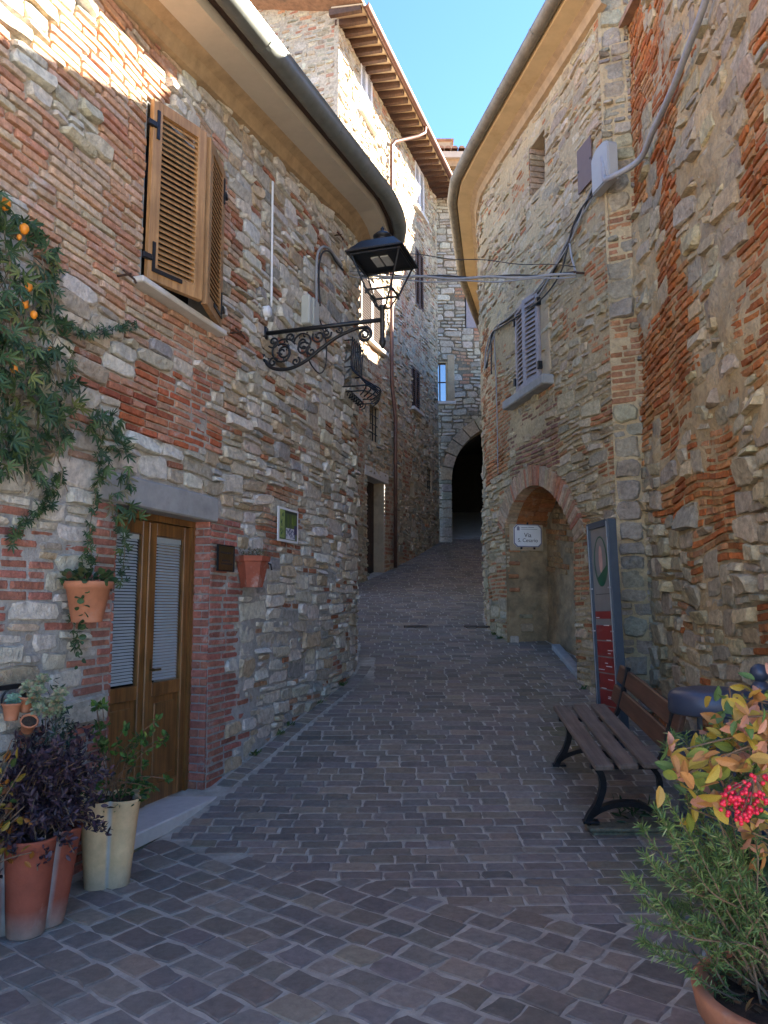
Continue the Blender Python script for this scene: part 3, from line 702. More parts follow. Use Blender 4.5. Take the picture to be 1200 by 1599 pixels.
# ================================================================== TALL HOUSE (left, behind)
EB = 14.0
tall = empty('tall_house', (-.97, 15.1, float(g(15.1))), 'tall three storey rubble house with dark rafters under its sunlit eaves', 'house')
def pb(px, py): return B2.hit(px, py)
def prect(x0, y0, x1, y1):
    a = pb(x0, (y0+y1)/2)[0]; b_ = pb(x1, (y0+y1)/2)[0]; zt_ = pb((x0+x1)/2, y0)[1]; zb_ = pb((x0+x1)/2, y1)[1]
    return dict(s=(a, b_), z=(zb_, zt_))
wins2 = {k: prect(*v) for k, v in dict(top=(563, 80, 581, 188), top2=(648, 262, 662, 332), mid=(649, 393, 661, 482), low=(643, 575, 655, 640), big=(563, 440, 598, 535), barred=(577, 634, 593, 690), door=(573, 748, 601, 900), slit=(667, 732, 675, 768), slit2=(641, 752, 647, 776)).items()}
wins2['door']['z'] = (float(g(17.3))-.3, wins2['door']['z'][1])
def stoneF(r): return ('stone',)+r.choices([(1,1),(2,1),(3,1),(2,2),(3,2),(1,2)], [2, 5, 3, 2, 1.2, .6])[0]
def pick2(s, z, r):
    n = float(vnoise(s*.9, z*.8, 31))
    if n > .68 and r.random() < .7: return ('brick', r.choice([2, 3]), 1)
    dj = wins2['door']['s']
    if z < wins2['door']['z'][1]+.1 and dj[1] < s < dj[1]+.55: return ('brick', r.choice([2, 3]), 1)
    return ('brick', 2, 1) if r.random() < .1 else stoneF(r)
def color2(k, s, z, r):
    if k == 'brick': return vary(r.choice([(.36, .2, .12), (.40, .26, .17), (.33, .16, .1)]), r, .2)
    return vary(r.choices([(.44, .38, .28), (.37, .31, .22), (.30, .27, .21), (.47, .42, .33)], [4, 3, 2, 2])[0], r, .18, .04)
def mcol2(s, z): return np.array([(.41, .345, .245)])*(.75+.5*fbm(s, z, 61)[:, None])
masonry(tall, B2, 0, B2.len, lambda s: float(g(B2.pos(np.float64(s), 0)[1])), lambda s: EB, pick2, color2, 23, m_stoneF, m_mortF, mcol2, cell=(.105, .095), holes=list(wins2.values()), prot=(.005, .04), mres=.07, mamp=.02, gap=.010, warp=.04)
def pick2s(s, z, r): return ('brick', r.choice([2, 3]), 1) if r.random() < .3 else (stoneF(r) if r.random() < .75 else None)
masonry(tall, B2S, 0, B2S.len, lambda s: 2.0, lambda s: 17.0, pick2s, lambda k, s, z, r: tuple(x*.95 for x in color2(k, s, z, r)), 29, m_stoneF, m_mortF, lambda s, z: np.array([(.40, .34, .26)])*(.75+.5*fbm(s, z, 65)[:, None]), cell=(.11, .1), prot=(.004, .03), mres=.1, gap=.012, name='side_wall')
B2X = Path([tuple(B2.pos(np.float64(-.0), 0)[:2]), tuple(B2.pos(np.float64(B2.len+2.5), 0)[:2])])
OV = .62
# eaves: boards, rafters, gutter, tiles, downpipe
b = MB(); sweep(B2, -.3, B2.len+.15, [(-.05, .12), (OV+.06, .0), (OV+.06, .03), (-.05, .15)], lambda s: EB, closed=True, mb=b); b.build('eave_boards', m_board, tall, True)
k = 0
for s in np.arange(-.25, B2.len+.15, .31):
    M = B2.M(s, EB)
    MB().add([(-.05, -.03, -.1), (.05, -.03, -.1), (.05, .115, -.1), (-.05, .115, -.1), (-.05, -.10, OV), (.05, -.10, OV), (.05, -.002, OV), (-.05, -.002, OV)], [(0,1,2,3), (7,6,5,4), (0,4,5,1), (3,2,6,7), (0,3,7,4), (1,5,6,2)], M).build('rafter', m_rafter, tall, True)
gp = [(OV+.1+.08*math.cos(a), .0+.08*math.sin(a)) for a in np.linspace(math.pi, 2*math.pi, 9)]+[(OV+.1+.07*math.cos(a), .0+.07*math.sin(a)) for a in np.linspace(2*math.pi, math.pi, 9)]
sweep(B2, -.3, B2.len+.15, gp, lambda s: EB+.03, closed=True).build('gutter', m_copper, tall, True, smooth=True)
sweep(B2, -.3, B2.len+.15, [(OV+.062, -.06), (OV+.072, -.06), (OV+.072, .06), (OV+.062, .06)], lambda s: EB, closed=True).build('fascia', m_rafter, tall, True)
sweep(B2, -.4, B2.len+.3, [(OV+.05, .05), (-4.5, 1.7), (-4.5, 1.8), (OV+.05, .13)], lambda s: EB, closed=True).build('roof', m_tile, tall, True)
sp_ = pb(606, 400)[0]
P_ = lambda s, z, d: tuple(B2.pos(np.float64(s), z, d))
zk = pb(607, 600)[1]; zk2 = pb(612, 655)[1]; s2_ = pb(612, 700)[0]; sg_ = pb(640, 150)[0]
b = MB().tube([P_(sp_+.9, EB-.05, OV+.1), P_(sp_+.85, EB-.22, OV+.1), P_(sp_+.7, EB-.38, OV-.05), P_(sp_+.1, EB-.8, .16), P_(sp_, EB-.95, .1), P_(sp_, zk+.1, .1), P_(sp_+.02, zk, .1), P_(s2_, zk2, .1), P_(s2_, zk2-.15, .1), P_(s2_-.02, float(g(18))+.1, .1)], .045, 10)
dp = b.build('downpipe', m_copper, tall, True, smooth=True)
for z in np.arange(4.0, 13, 1.8):
    s_ = sp_ if z > zk else s2_; MB().tube([P_(s_, z, .1), P_(s_, z+.04, .1)], .056, 10).build('pipe_clip', m_copper, dp, True)
def win2(key, mat, sill=True, leaves=2, open_=0.0, sillmat=None):
    h = wins2[key]; M = B2.M((h['s'][0]+h['s'][1])/2, h['z'][0]); w2 = (h['s'][1]-h['s'][0])/2; ht = h['z'][1]-h['z'][0]
    b = MB().box(-w2, -w2+.01, 0, ht, -.22, .0).box(w2-.01, w2, 0, ht, -.22, 0).box(-w2, w2, ht-.01, ht, -.22, 0)
    o = link('window', b.build('tmp', m_plR).data, tall, True, M); bpy.data.objects.remove(bpy.data.objects['tmp'])
    MB().box(-w2, w2, 0, ht, -.24, -.22).build('pane', m_glass if mat is None else m_dark, o)
    if sill: MB().box(-w2-.12, w2+.12, -.09, -.002, -.15, .12, bev=.01).build('sill', sillmat or m_step, o)
    if mat:
        for sg in (-1, 1):
            M2 = Matrix.Translation((sg*w2, .01, -.03)) @ Matrix.Rotation(-sg*0 if not open_ else sg*open_, 4, 'Y')
            if sg > 0: M2 = M2 @ Matrix.Scale(-1, 4, (1, 0, 0))
            shutter(o, M2, w2-.004, ht-.02, mat, nsl=max(8, int(ht/.065)), th=.05, fr=.07, joined=True)
    return o
win2('top', m_whitesh); win2('top2', m_whitesh); win2('mid', m_brownsh, sill=False); win2('low', m_brownsh); win2('big', m_brownsh)
for k in ('barred', 'slit', 'slit2'):
    o = win2(k, None, sill=False); h = wins2[k]; w2 = (h['s'][1]-h['s'][0])/2; ht = h['z'][1]-h['z'][0]
    if k != 'slit2':
        for f in np.linspace(-.6, .6, 3): MB().tube([(f*w2, 0, -.05), (f*w2, ht, -.05)], .012, 5).build('bar', m_iron, o)
        for f in (.25, .5, .75): MB().tube([(-w2, ht*f, -.05), (w2, ht*f, -.05)], .012, 5).build('bar', m_iron, o)
h = wins2['door']; M = B2.M((h['s'][0]+h['s'][1])/2, 0); w2 = (h['s'][1]-h['s'][0])/2
b = MB().box(-w2, -w2+.02, h['z'][0], h['z'][1], -.35, -.01, M).box(w2-.02, w2, h['z'][0], h['z'][1], -.35, -.01, M)
b.build('door_reveal', m_plR, tall, True)
MB().box(-w2-.15, w2+.2, h['z'][1]-.01, h['z'][1]+.22, -.3, .03, M, .015).build('lintel', m_step, tall, True)
dd = MB().box(-w2+.02, w2-.02, h['z'][0], h['z'][1], -.33, -.28, M).build('door', m_old, tall, True)
for k in range(5):
    a0 = -w2+.02+k*(2*w2-.04)/5
    MB().box(a0+.005, a0+(2*w2-.04)/5-.005, h['z'][0], h['z'][1]-.01, -.279, -.262, M, .004).build('plank', m_old, dd, True)

# ================================================================== ARCHWAY HOUSE
arch = empty('archway_house', (3.7, 22.4, float(g(22.4))), 'pale ashlar house spanning the lane with a dark round archway', 'house')
ACX, ACZ, AR = 3.72-1.2, 5.25, 1.72   # in AW coordinates
gA = float(g(22.4)); ATOP = 15.0
def ph(px, py): return AW.hit(px, py)
wA = [ph(676, 565), ph(699, 627)]; wA = dict(s=(wA[0][0], wA[1][0]), z=(wA[1][1], wA[0][1]))
wB = [ph(752, 567), ph(775, 602)]; wB = dict(s=(wB[0][0], wB[1][0]), z=(wB[1][1], wB[0][1]))
wC = [ph(726, 440), ph(760, 512)]; wC = dict(s=(wC[0][0], wC[1][0]), z=(wC[1][1], wC[0][1]))
ahole = dict(s=(ACX-AR-.34, ACX+AR+.34), z=(gA-.3, ACZ+AR+.34), f=lambda s, z, pad=0.0: np.where(z < ACZ, abs(s-ACX) < AR+.02+pad, (s-ACX)**2+(z-ACZ)**2 < (AR+.34+pad)**2))
def pickA(s, z, r):
    if 6.9 < z < 11.2 and float(vnoise(s*1.1+3, z*.7, 44)) > .58 and s > .8: return ('brick', r.choice([2, 3]), 1)
    return ('stone',)+r.choices([(2,1),(3,1),(4,1),(3,2),(4,2),(2,2),(5,2)], [2, 4, 3, 3, 2, 1, .6])[0]
def colorA(k, s, z, r):
    if k == 'brick': return vary(r.choice([(.36, .19, .115), (.39, .25, .16)]), r, .2)
    return vary(r.choices([(.46, .42, .34), (.40, .36, .28), (.35, .33, .29), (.50, .46, .38)], [4, 3, 2, 2])[0], r, .14, .03)
wallA = masonry(arch, AW, -.6, AW.len, lambda s: gA, lambda s: ATOP, pickA, colorA, 37, m_stoneF, m_mortF, lambda s, z: np.array([(.2, .175, .13)])*(.7+.6*fbm(s, z, 71)[:, None]), cell=(.11, .105), holes=[ahole, wA, wB, wC], prot=(.02, .05), mres=.08, mamp=.014, gap=.009, warp=.035)
# voussoirs and jamb blocks
Ma = AW.M(0, 0)
for k in range(15):
    a0 = math.pi*k/15+.008; a1 = math.pi*(k+1)/15-.008; ro = AR+.34+rn.uniform(-.03, .04)
    pts = [(ACX+r_*math.cos(a), ACZ+r_*math.sin(a)) for r_, a in ((AR, a0), (ro, a0), (ro, (a0+a1)/2), (ro, a1), (AR, a1), (AR, (a0+a1)/2))]
    MB().prism(pts, -.55, .045+rn.random()*.02, Ma).build('voussoir', m_stoneF, wallA, True, col=np.array(vary((.36, .30, .21), rn, .15)))
for sg in (-1, 1):
    z = gA-.1
    while z < ACZ-.02:
        hh = min(rn.uniform(.2, .34), ACZ-z); x0 = ACX+sg*AR; x1 = x0+sg*rn.choice([.3, .42, .5])
        MB().box(min(x0, x1), max(x0, x1), z+.008, z+hh-.004, -.55, .04+rn.random()*.02, Ma, .02).build('jamb_block', m_stoneF, wallA, True, col=np.array(vary((.36, .34, .29), rn, .2))); z += hh
# passage behind the arch
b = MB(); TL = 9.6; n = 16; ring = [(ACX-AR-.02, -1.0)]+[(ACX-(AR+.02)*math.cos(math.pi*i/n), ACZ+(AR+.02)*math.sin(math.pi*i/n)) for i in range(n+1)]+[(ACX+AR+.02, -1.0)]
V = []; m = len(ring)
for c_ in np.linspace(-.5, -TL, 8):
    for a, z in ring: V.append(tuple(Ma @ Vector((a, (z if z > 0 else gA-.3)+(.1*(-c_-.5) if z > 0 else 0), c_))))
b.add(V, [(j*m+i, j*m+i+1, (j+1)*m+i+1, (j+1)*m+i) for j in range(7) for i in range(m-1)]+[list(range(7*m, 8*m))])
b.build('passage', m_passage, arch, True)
pd = MB().box(ACX-AR-.01, ACX-AR+.05, gA+.3, gA+2.6, -2.6, -1.5, Ma).build('door', m_old, arch, True)
MB().box(ACX-AR, ACX-AR+.09, gA+2.6, gA+2.85, -2.8, -1.3, Ma).build('lintel', m_step, pd, True)
for h, fr_, nm in ((wA, 1, 'window'), (wB, 0, 'window'), (wC, 2, 'window')):
    M = AW.M((h['s'][0]+h['s'][1])/2, h['z'][0]); w2 = (h['s'][1]-h['s'][0])/2; ht = h['z'][1]-h['z'][0]
    b = MB().box(-w2, -w2+.03, 0, ht, -.16, .02).box(w2-.03, w2, 0, ht, -.16, .02).box(-w2, w2, ht-.03, ht, -.16, .021)
    o = link('window', b.build('tmp', m_plR).data, arch, True, M); bpy.data.objects.remove(bpy.data.objects['tmp'])
    if fr_ == 2: MB().box(-w2, w2, 0, ht, -.02, .02).build('shutter', m_greysh, o)
    else:
        MB().box(-w2, w2, 0, ht, -.1, -.09).build('pane', m_glass, o)
        MB().box(-.018, .018, 0, ht, -.089, -.06).box(-w2, w2, ht*.5-.012, ht*.5+.012, -.088, -.061).build('glazing_bar', m_old, o)
        MB().box(-w2-.1, w2+.25, -.1, -.002, -.16, .1, bev=.012).build('sill', m_step, o)
if True:
    h = wA; MB().box(h['s'][1]+.002, h['s'][1]+.22, h['z'][0], h['z'][1]+.2, -.1, .07, Ma, .012).build('window_surround', m_plR, arch, True)
# eave with tiles and chimney
MB().box(-.6, AW.len, ATOP, ATOP+.22, -.3, .22, Ma).build('cornice', m_mould, arch, True)
MB().box(-.6, AW.len, ATOP+.222, ATOP+.42, -.3, .34, Ma).build('eave_gutter', m_soffit, arch, True)
rA = MB().add([(-.6, ATOP+.43, .3), (AW.len, ATOP+.43, .3), (AW.len, ATOP+1.9, -5), (-.6, ATOP+1.9, -5)], [(0, 1, 2, 3)], Ma).build('roof', m_tile, arch, True)
for a in np.arange(-.5, 4.2, .21):
    mb = MB()
    for j in range(9):
        c0 = .4-j*.36; z0 = ATOP+.45+j*.1
        mb.add([(a+.1*math.cos(t), z0+.09*math.sin(t)+zz_, c_) for c_, zz_ in ((c0, .03), (c0-.42, .12)) for t in np.linspace(0, math.pi, 6)], [(i, i+1, 7+i, 6+i) for i in range(5)]+[[0, 1, 2, 3, 4, 5]], Ma)
    mb.build('tile_row', m_tile, rA, True)
MB().box(.35, .95, ATOP+.4, ATOP+1.15, -.9, -.3, Ma).build('chimney', m_plR, arch, True)
MB().box(.3, 1.0, ATOP+1.15, ATOP+1.22, -.95, -.25, Ma).build('chimney_cap', m_tile, arch, True)
b = MB()
for sx in (-.6, AW.len): b.add([tuple(Ma @ Vector(p)) for p in ((sx, 0, -.0), (sx, ATOP+.4, 0), (sx, ATOP+.4, -10), (sx, 0, -10))], [(0, 1, 2, 3)])
b.add([tuple(Ma @ Vector(p)) for p in ((-.6, 0, -10), (AW.len, 0, -10), (AW.len, ATOP+.4, -10), (-.6, ATOP+.4, -10))], [(0, 1, 2, 3)])
b.build('rear_wall', m_plR, arch, True)
MB().box(AW.len, AW.len+10, 0, ATOP+.4, -10, -.05, Ma).build('wing', m_plR, arch, True)

# ================================================================== RIGHT HOUSE with the niche
EA = 8.42
houseR = empty('corner_house', (2.395, 8.2, float(g(8.2))), 'tan rubble house with a brick arched niche and grey shutters', 'house')
def pa(px, py): return RA.hit(px, py)
nL = pa(794, 950)[0]; nR = pa(899, 950)[0]; NC = (nL+nR)/2; NH = (nR-nL)/2; NSP = 2.60; NCR = 3.17; NSH = .13
NRAD = (NH**2+(NCR-NSP)**2)/(2*(NCR-NSP)); NCZ = NCR-NRAD; RING = .275
aS = math.asin(NH/NRAD)
nhole = dict(s=(NC-NRAD-RING, NC+NRAD+RING), z=(.3, NCR+RING+.2), f=lambda s, z, pad=0.0: np.where(z+NSH*(s-NC) < NSP, abs(s-NC) < NH+pad, ((s-NC)**2+(z+NSH*(s-NC)-NCZ)**2 < (NRAD+RING+pad)**2) & (abs(s-NC) < (NH+RING*.8)+pad)))
s0, s1 = pa(812, 560)[0], pa(848, 545)[0]; shz0 = pa(812, 620)[1]; shz1 = pa(828, 470)[1]
swin = dict(s=(s0, s1), z=(shz0, shz1))
u0, u1 = pa(827, 250)[0], pa(851, 250)[0]; uwin = dict(s=(u0, u1), z=(pa(845, 292)[1], pa(845, 205)[1]))
bp = [pa(795, 690)[0], pa(872, 690)[0], pa(835, 735)[1], pa(835, 635)[1]]
def stoneR(r): return ('stone',)+r.choices([(2,1),(3,1),(4,1),(5,1),(3,2),(4,2),(5,2),(6,3)], [3, 4, 3, 1.2, 2, 2, 1.4, .5])[0]
EDGE = RA.len
def pickR(s, z, r):
    row = int(z/.07)
    if s > EDGE-.36-.2*((row//3) % 2) and (int(z/.42) % 2 == 0 or z < 0): return ('brick', r.choice([2, 3, 4]), 1) if 3.6 < z < 6.8 else stoneR(r)
    if bp[0] < s < bp[1] and bp[2]-.15 < z < bp[3]: return ('brick', r.choice([2, 3, 3]), 1) if r.random() < .92 else stoneR(r)
    if z > 4 and r.random() < .14: return None
    if float(vnoise(s*1.3, z*1.6, 83)) > .74: return ('brick', r.choice([2, 3, 3]), 1)
    return ('brick', r.choice([2, 3]), 1) if r.random() < .09 else stoneR(r)
def colorR(k, s, z, r):
    if k == 'brick':
        if bp[0] < s < bp[1] and bp[2]-.15 < z < bp[3]: return vary(r.choice([(.31, .155, .1), (.36, .2, .13), (.27, .14, .1)]), r, .18)
        return vary(r.choice([(.5, .21, .09), (.48, .24, .12), (.42, .17, .075)]), r, .2)
    return vary(r.choices([(.52, .42, .27), (.46, .365, .235), (.42, .345, .24), (.55, .46, .32)], [4, 3, 1.5, 2])[0], r, .16, .04)
def mcolR(s, z): return np.array([(.53, .41, .24)])*(.72+.5*fbm(s*1.2, z*1.2, 88)[:, None])
S_VIS = pa(757, 700)[0]-1.6
wallR = masonry(houseR, RA, S_VIS, EDGE+.02, lambda s: float(g(RA.pos(np.float64(s), 0)[1])), lambda s: EA, pickR, colorR, 43, m_stoneR, m_mortR, mcolR, cell=(.075, .062), holes=[nhole, swin, uwin], prot=(.002, .032), mres=.03, mamp=.013, gap=.009, warp=.035, big=.022, bprot=(-.003, .012), ppow=2.0,
                mfun=lambda s, z: np.where(z > 3.8, .0, -.016)+.012*np.clip((fbm(s*1.5, z*1.5, 132)-.55)*4, -.5, 1))
sweep(RA, 0, S_VIS+.1, [(0, .8), (0, EA+.05)], lambda s: 0.0).build('far_wall', m_plR, houseR, True)
# the corner return with brick and stone quoins
def pickT(s, z, r):
    k = int((z+.3)/.55)
    return ('brick', r.choice([4, 4, 3, 2]), 1) if (k % 3 != 0 and r.random() < .85 and 3.3 < z < 6.9) else ('stone',)+r.choice([(4, 3), (2, 2), (4, 2), (2, 3), (4, 4)])
masonry(houseR, RT, -.03, RT.len+.06, lambda s: float(g(8.1)), lambda s: 9.2, pickT, lambda k, s, z, r: vary((.42, .2, .1), r, .2) if k == 'brick' else vary(r.choice([(.38, .33, .25), (.42, .36, .25), (.34, .3, .24)]), r, .15), 47, m_stoneR, m_mortR, mcolR, cell=(.068, .072), prot=(.004, .05), mres=.025, mamp=.012, gap=.007, warp=.02, big=.014, name='quoin_return')
# eaves
sA0 = 1.2
sweep(RA, sA0, EDGE+.12, [(-.02, -.17), (.05, -.15), (.08, -.05), (.15, -.005), (.15, .06), (-.02, .06)], lambda s: EA).build('cornice', m_mould, houseR, True)
sweep(RA, sA0, EDGE+.12, [(.145, .0), (.36, .02), (.37, .14), (.145, .18)], lambda s: EA, closed=True).build('soffit', m_soffitR, houseR, True)
gp = [(.45+.09*math.cos(a), .12+.09*math.sin(a)) for a in np.linspace(math.pi, 2*math.pi, 9)]+[(.45+.08*math.cos(a), .12+.08*math.sin(a)) for a in np.linspace(2*math.pi, math.pi, 9)]
gutR = sweep(RA, sA0, EDGE+.12, gp, lambda s: EA, closed=True).build('gutter', m_gutR, houseR, True, smooth=True)
for s in np.arange(sA0+.8, EDGE, 1.1):
    rr = [(.45+.096*math.cos(a), .12+.096*math.sin(a)) for a in np.linspace(math.pi, 2*math.pi, 9)]+[(.45+.092*math.cos(a), .12+.092*math.sin(a)) for a in np.linspace(2*math.pi, math.pi, 9)]
    sweep(RA, s, s+.05, rr, lambda s: EA, closed=True).build('gutter_bracket', m_gutR, gutR, True)
n = 40; S = np.linspace(sA0, EDGE+.12, n); tp = [RA.pos(np.float64(s), EA+.2, .42) for s in S]; V = [tuple(p) for p in tp]+[(p[0]*.2+8.5, p[1]*.9+1, EA+1.9) for p in tp]
MB().add(V+[(x, y, z+.08) for x, y, z in V], [(i, i+1, n+i+1, n+i) for i in range(n-1)]+[(2*n+i, 3*n+i, 3*n+i+1, 2*n+i+1) for i in range(n-1)]+[(i, 2*n+i, 2*n+i+1, i+1) for i in range(n-1)]).build('roof', m_tile, houseR, True)
sweep(RA, 0, EDGE-.02, [(-.8, -.3), (-.8, 8.4)], lambda s: float(g(RA.pos(np.float64(s), 0)[1])) if s < 0 else 0.0).build('light_block_sheet', m_dark, houseR, True)  # unseen dark sheet added behind the wall to stop light leaks
# niche: brick ring, soffit courses, reveals and back
Mn = RA.M(NC, 0) @ Matrix(((1, 0, 0, 0), (-NSH, 1, 0, 0), (0, 0, 1, 0), (0, 0, 0, 1))); ND = .62
nb = 36
for k in range(nb):
    a0 = -aS-.12+(2*aS+.24)*k/nb; a1 = -aS-.12+(2*aS+.24)*(k+1)/nb; e = .013/NRAD
    ro = NRAD+RING*(.92+.12*rn.random())
    pts = [(r_*math.sin(a), NCZ+r_*math.cos(a)) for r_, a in ((NRAD, a0+e), (NRAD, a1-e), (ro, a1-e), (ro, a0+e))]
    MB().prism(pts, -.14, .017+rn.random()*.014, Mn).build('arch_brick', m_stoneR, wallR, True, col=np.array(vary(rn.choice([(.44, .22, .135), (.42, .18, .1), (.46, .3, .2), (.5, .36, .24)]), rn, .15)))
MB().prism([(r_*math.sin(a), NCZ+r_*math.cos(a)) for r_, aa in ((NRAD+.004, np.linspace(-aS-.12, aS+.12, 24)), (NRAD+RING*.95, np.linspace(aS+.12, -aS-.12, 24))) for a in aa], -.13, .012, Mn).build('arch_mortar', m_plR, wallR, True)
k = 0; na = 26
for i in range(na):       # soffit bricks, laid along the depth
    a0 = -aS+2*aS*i/na; a1 = -aS+2*aS*(i+1)/na; c = -.145
    while c > -ND:
        ln = min(rn.uniform(.2, .27), c+ND); jj = rn.uniform(-.012, .004)
        if ln < .05: break
        pts = [(r_*math.sin(a), NCZ+r_*math.cos(a)) for r_, a in ((NRAD+jj, a0+.005), (NRAD+jj, a1-.005), (NRAD+.08, a1-.005), (NRAD+.08, a0+.005))]
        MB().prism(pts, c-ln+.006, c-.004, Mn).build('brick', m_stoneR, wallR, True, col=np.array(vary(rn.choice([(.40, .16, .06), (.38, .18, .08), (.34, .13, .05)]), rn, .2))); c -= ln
b = MB(); A_ = np.linspace(-aS, aS, 22)
b.add([(NRAD*math.sin(a)*1.01, NCZ+(NRAD+.02)*math.cos(a), c) for c in (-.1, -ND-.1) for a in A_], [(i, i+1, 23+i, 22+i) for i in range(21)], Mn)
gN = float(g(RA.pos(np.float64(NC), 0)[1]))-.5
def rough_sheet(name, us, vs_, f, mat, amp, seed):
    U, V_ = np.meshgrid(us, vs_, indexing='ij'); dd_ = amp*(2*fbm(U*6, V_*6, seed)-1)+amp*.6*(2*fbm(U*18, V_*18, seed+1)-1)
    P = np.array([tuple(Mn @ Vector(f(u, v, d_))) for u, v, d_ in zip(U.ravel(), V_.ravel(), dd_.ravel())]); a_, b_ = U.shape; i = np.arange(a_*b_).reshape(a_, b_)
    return mk(name, P, np.stack([i[:-1, :-1], i[1:, :-1], i[1:, 1:], i[:-1, 1:]], -1).reshape(-1, 4), mat, houseR, True, smooth=True)
b.build('niche_vault', m_plR, houseR, True)
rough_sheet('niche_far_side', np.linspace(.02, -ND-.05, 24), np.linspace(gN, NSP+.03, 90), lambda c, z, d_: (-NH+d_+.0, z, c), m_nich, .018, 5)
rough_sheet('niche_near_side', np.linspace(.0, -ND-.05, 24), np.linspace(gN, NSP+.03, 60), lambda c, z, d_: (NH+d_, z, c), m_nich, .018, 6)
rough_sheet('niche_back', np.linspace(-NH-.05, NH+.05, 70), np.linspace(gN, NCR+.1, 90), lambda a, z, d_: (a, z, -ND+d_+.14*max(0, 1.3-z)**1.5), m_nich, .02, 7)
for zc in np.arange(1.95, NCR, .078):      # brick tympanum at the back
    a = -NH+rn.random()*.1
    while a < NH-.05:
        ln = rn.uniform(.18, .27); x0, x1 = a+.006, a+ln-.006
        if (NCZ+math.sqrt(max(0, NRAD**2-max(abs(x0), abs(x1))**2)) > zc+.075) and rn.random() < (.95 if zc > 2.35 else .45):
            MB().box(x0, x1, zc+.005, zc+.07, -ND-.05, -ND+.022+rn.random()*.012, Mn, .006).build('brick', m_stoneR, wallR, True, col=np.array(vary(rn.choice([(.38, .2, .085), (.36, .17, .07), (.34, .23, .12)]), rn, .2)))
        a += ln
for z in np.arange(gN+.5, NSP, .19):         # stones and bricks showing in the far reveal
    c = -.01
    for q in range(2):
        ln = rn.uniform(.12, .22)
        if rn.random() < .62: 
            isb_ = rn.random() < .35
            MB().box(-NH-.04, -NH+.02+.012*rn.random(), z+.01, z+rn.uniform(.06, .07 if isb_ else .16), c-ln, c-.012, Mn, .012).build('brick' if isb_ else 'stone', m_stoneR, wallR, True, col=np.array(vary((.42, .19, .09) if isb_ else rn.choice([(.46, .42, .34), (.40, .33, .22)]), rn, .15)))
        c -= ln
MB().prism([(-NH, -.1), (NH+.02, -.1), (NH+.02, -.02), (-NH, -.02)], 0, 1, Matrix.Identity(4))
k0 = RA.pos(np.float64(NC-NH*.55), 0, -ND+.12); k1 = RA.pos(np.float64(NC+NH-.02), 0, -.10)
tv = Vector((k1[0]-k0[0], k1[1]-k0[1], float(g(k1[1]))-float(g(k0[1])))); kl = tv.length; tv.normalize(); nv = Vector((0, 0, 1)).cross(tv).normalized(); uv = tv.cross(nv)
Mk = Matrix(((tv.x, nv.x, uv.x, k0[0]), (tv.y, nv.y, uv.y, k0[1]), (tv.z, nv.z, uv.z, float(g(k0[1]))), (0, 0, 0, 1)))
MB().box(0, kl, -.06, .06, -.1, .07, Mk, .012).build('niche_kerb', m_lintel, houseR, True)
# shuttered window
Ms = RA.M((s0+s1)/2, shz0); w2 = (s1-s0)/2; ht = shz1-shz0
o = link('window', MB().box(-w2, -w2+.01, 0, ht, -.22, 0).box(w2-.01, w2, 0, ht, -.22, 0).box(-w2, w2, ht-.01, ht, -.22, 0).build('tmp', m_plR).data, houseR, True, Ms); bpy.data.objects.remove(bpy.data.objects['tmp'])
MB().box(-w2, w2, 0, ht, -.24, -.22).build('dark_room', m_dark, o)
MB().box(-w2-.3, w2+.32, -.13, -.003, -.2, .16, bev=.015).build('sill', m_lintel, o)
MB().box(w2+.003, w2+.26, .0, ht+.12, -.1, .028, bev=.008).box(-w2-.08, -w2-.003, .0, ht+.12, -.1, .022).box(-w2-.003, w2+.003, ht, ht+.12, -.1, .024).build('window_surround', m_plR, o)
shutter(o, Matrix.Translation((-w2, .01, .02)) @ Matrix.Rotation(-R(5), 4, 'Y'), w2-.003, ht-.015, m_greysh, nsl=17, fr=.065)
shutter(o, Matrix.Translation((w2, .01, .02)) @ Matrix.Rotation(R(9), 4, 'Y') @ Matrix.Scale(-1, 4, (1, 0, 0)), w2-.003, ht-.015, m_greysh, nsl=17, fr=.065)
for a in (-w2-.03, w2+.0):
    for z in (.15, ht-.22): MB().box(a, a+.05, z, z+.1, .03, .09).build('hinge', m_iron, o)
# small upper opening with brick jamb
Mu = RA.M((u0+u1)/2, uwin['z'][0]); w2 = (u1-u0)/2; ht = uwin['z'][1]-uwin['z'][0]
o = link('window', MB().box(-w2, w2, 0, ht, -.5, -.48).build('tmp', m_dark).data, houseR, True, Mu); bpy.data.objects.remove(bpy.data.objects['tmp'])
MB().box(w2-.0, w2+.02, 0, ht, -.5, -.01).box(-w2, w2, ht-.01, ht+.02, -.5, -.01).box(-w2, w2, -.02, 0, -.5, -.01).box(-w2-.02, -w2, 0, ht, -.5, -.01).build('reveal', m_plR, o)
z = 0
while z < ht-.05:
    MB().box(-w2-.01, -w2+.025, z+.006, z+.078, -.42, -.005, bev=.006).build('brick', m_stoneR, o, col=np.array(vary((.40, .3, .2), rn, .15))); z += .085

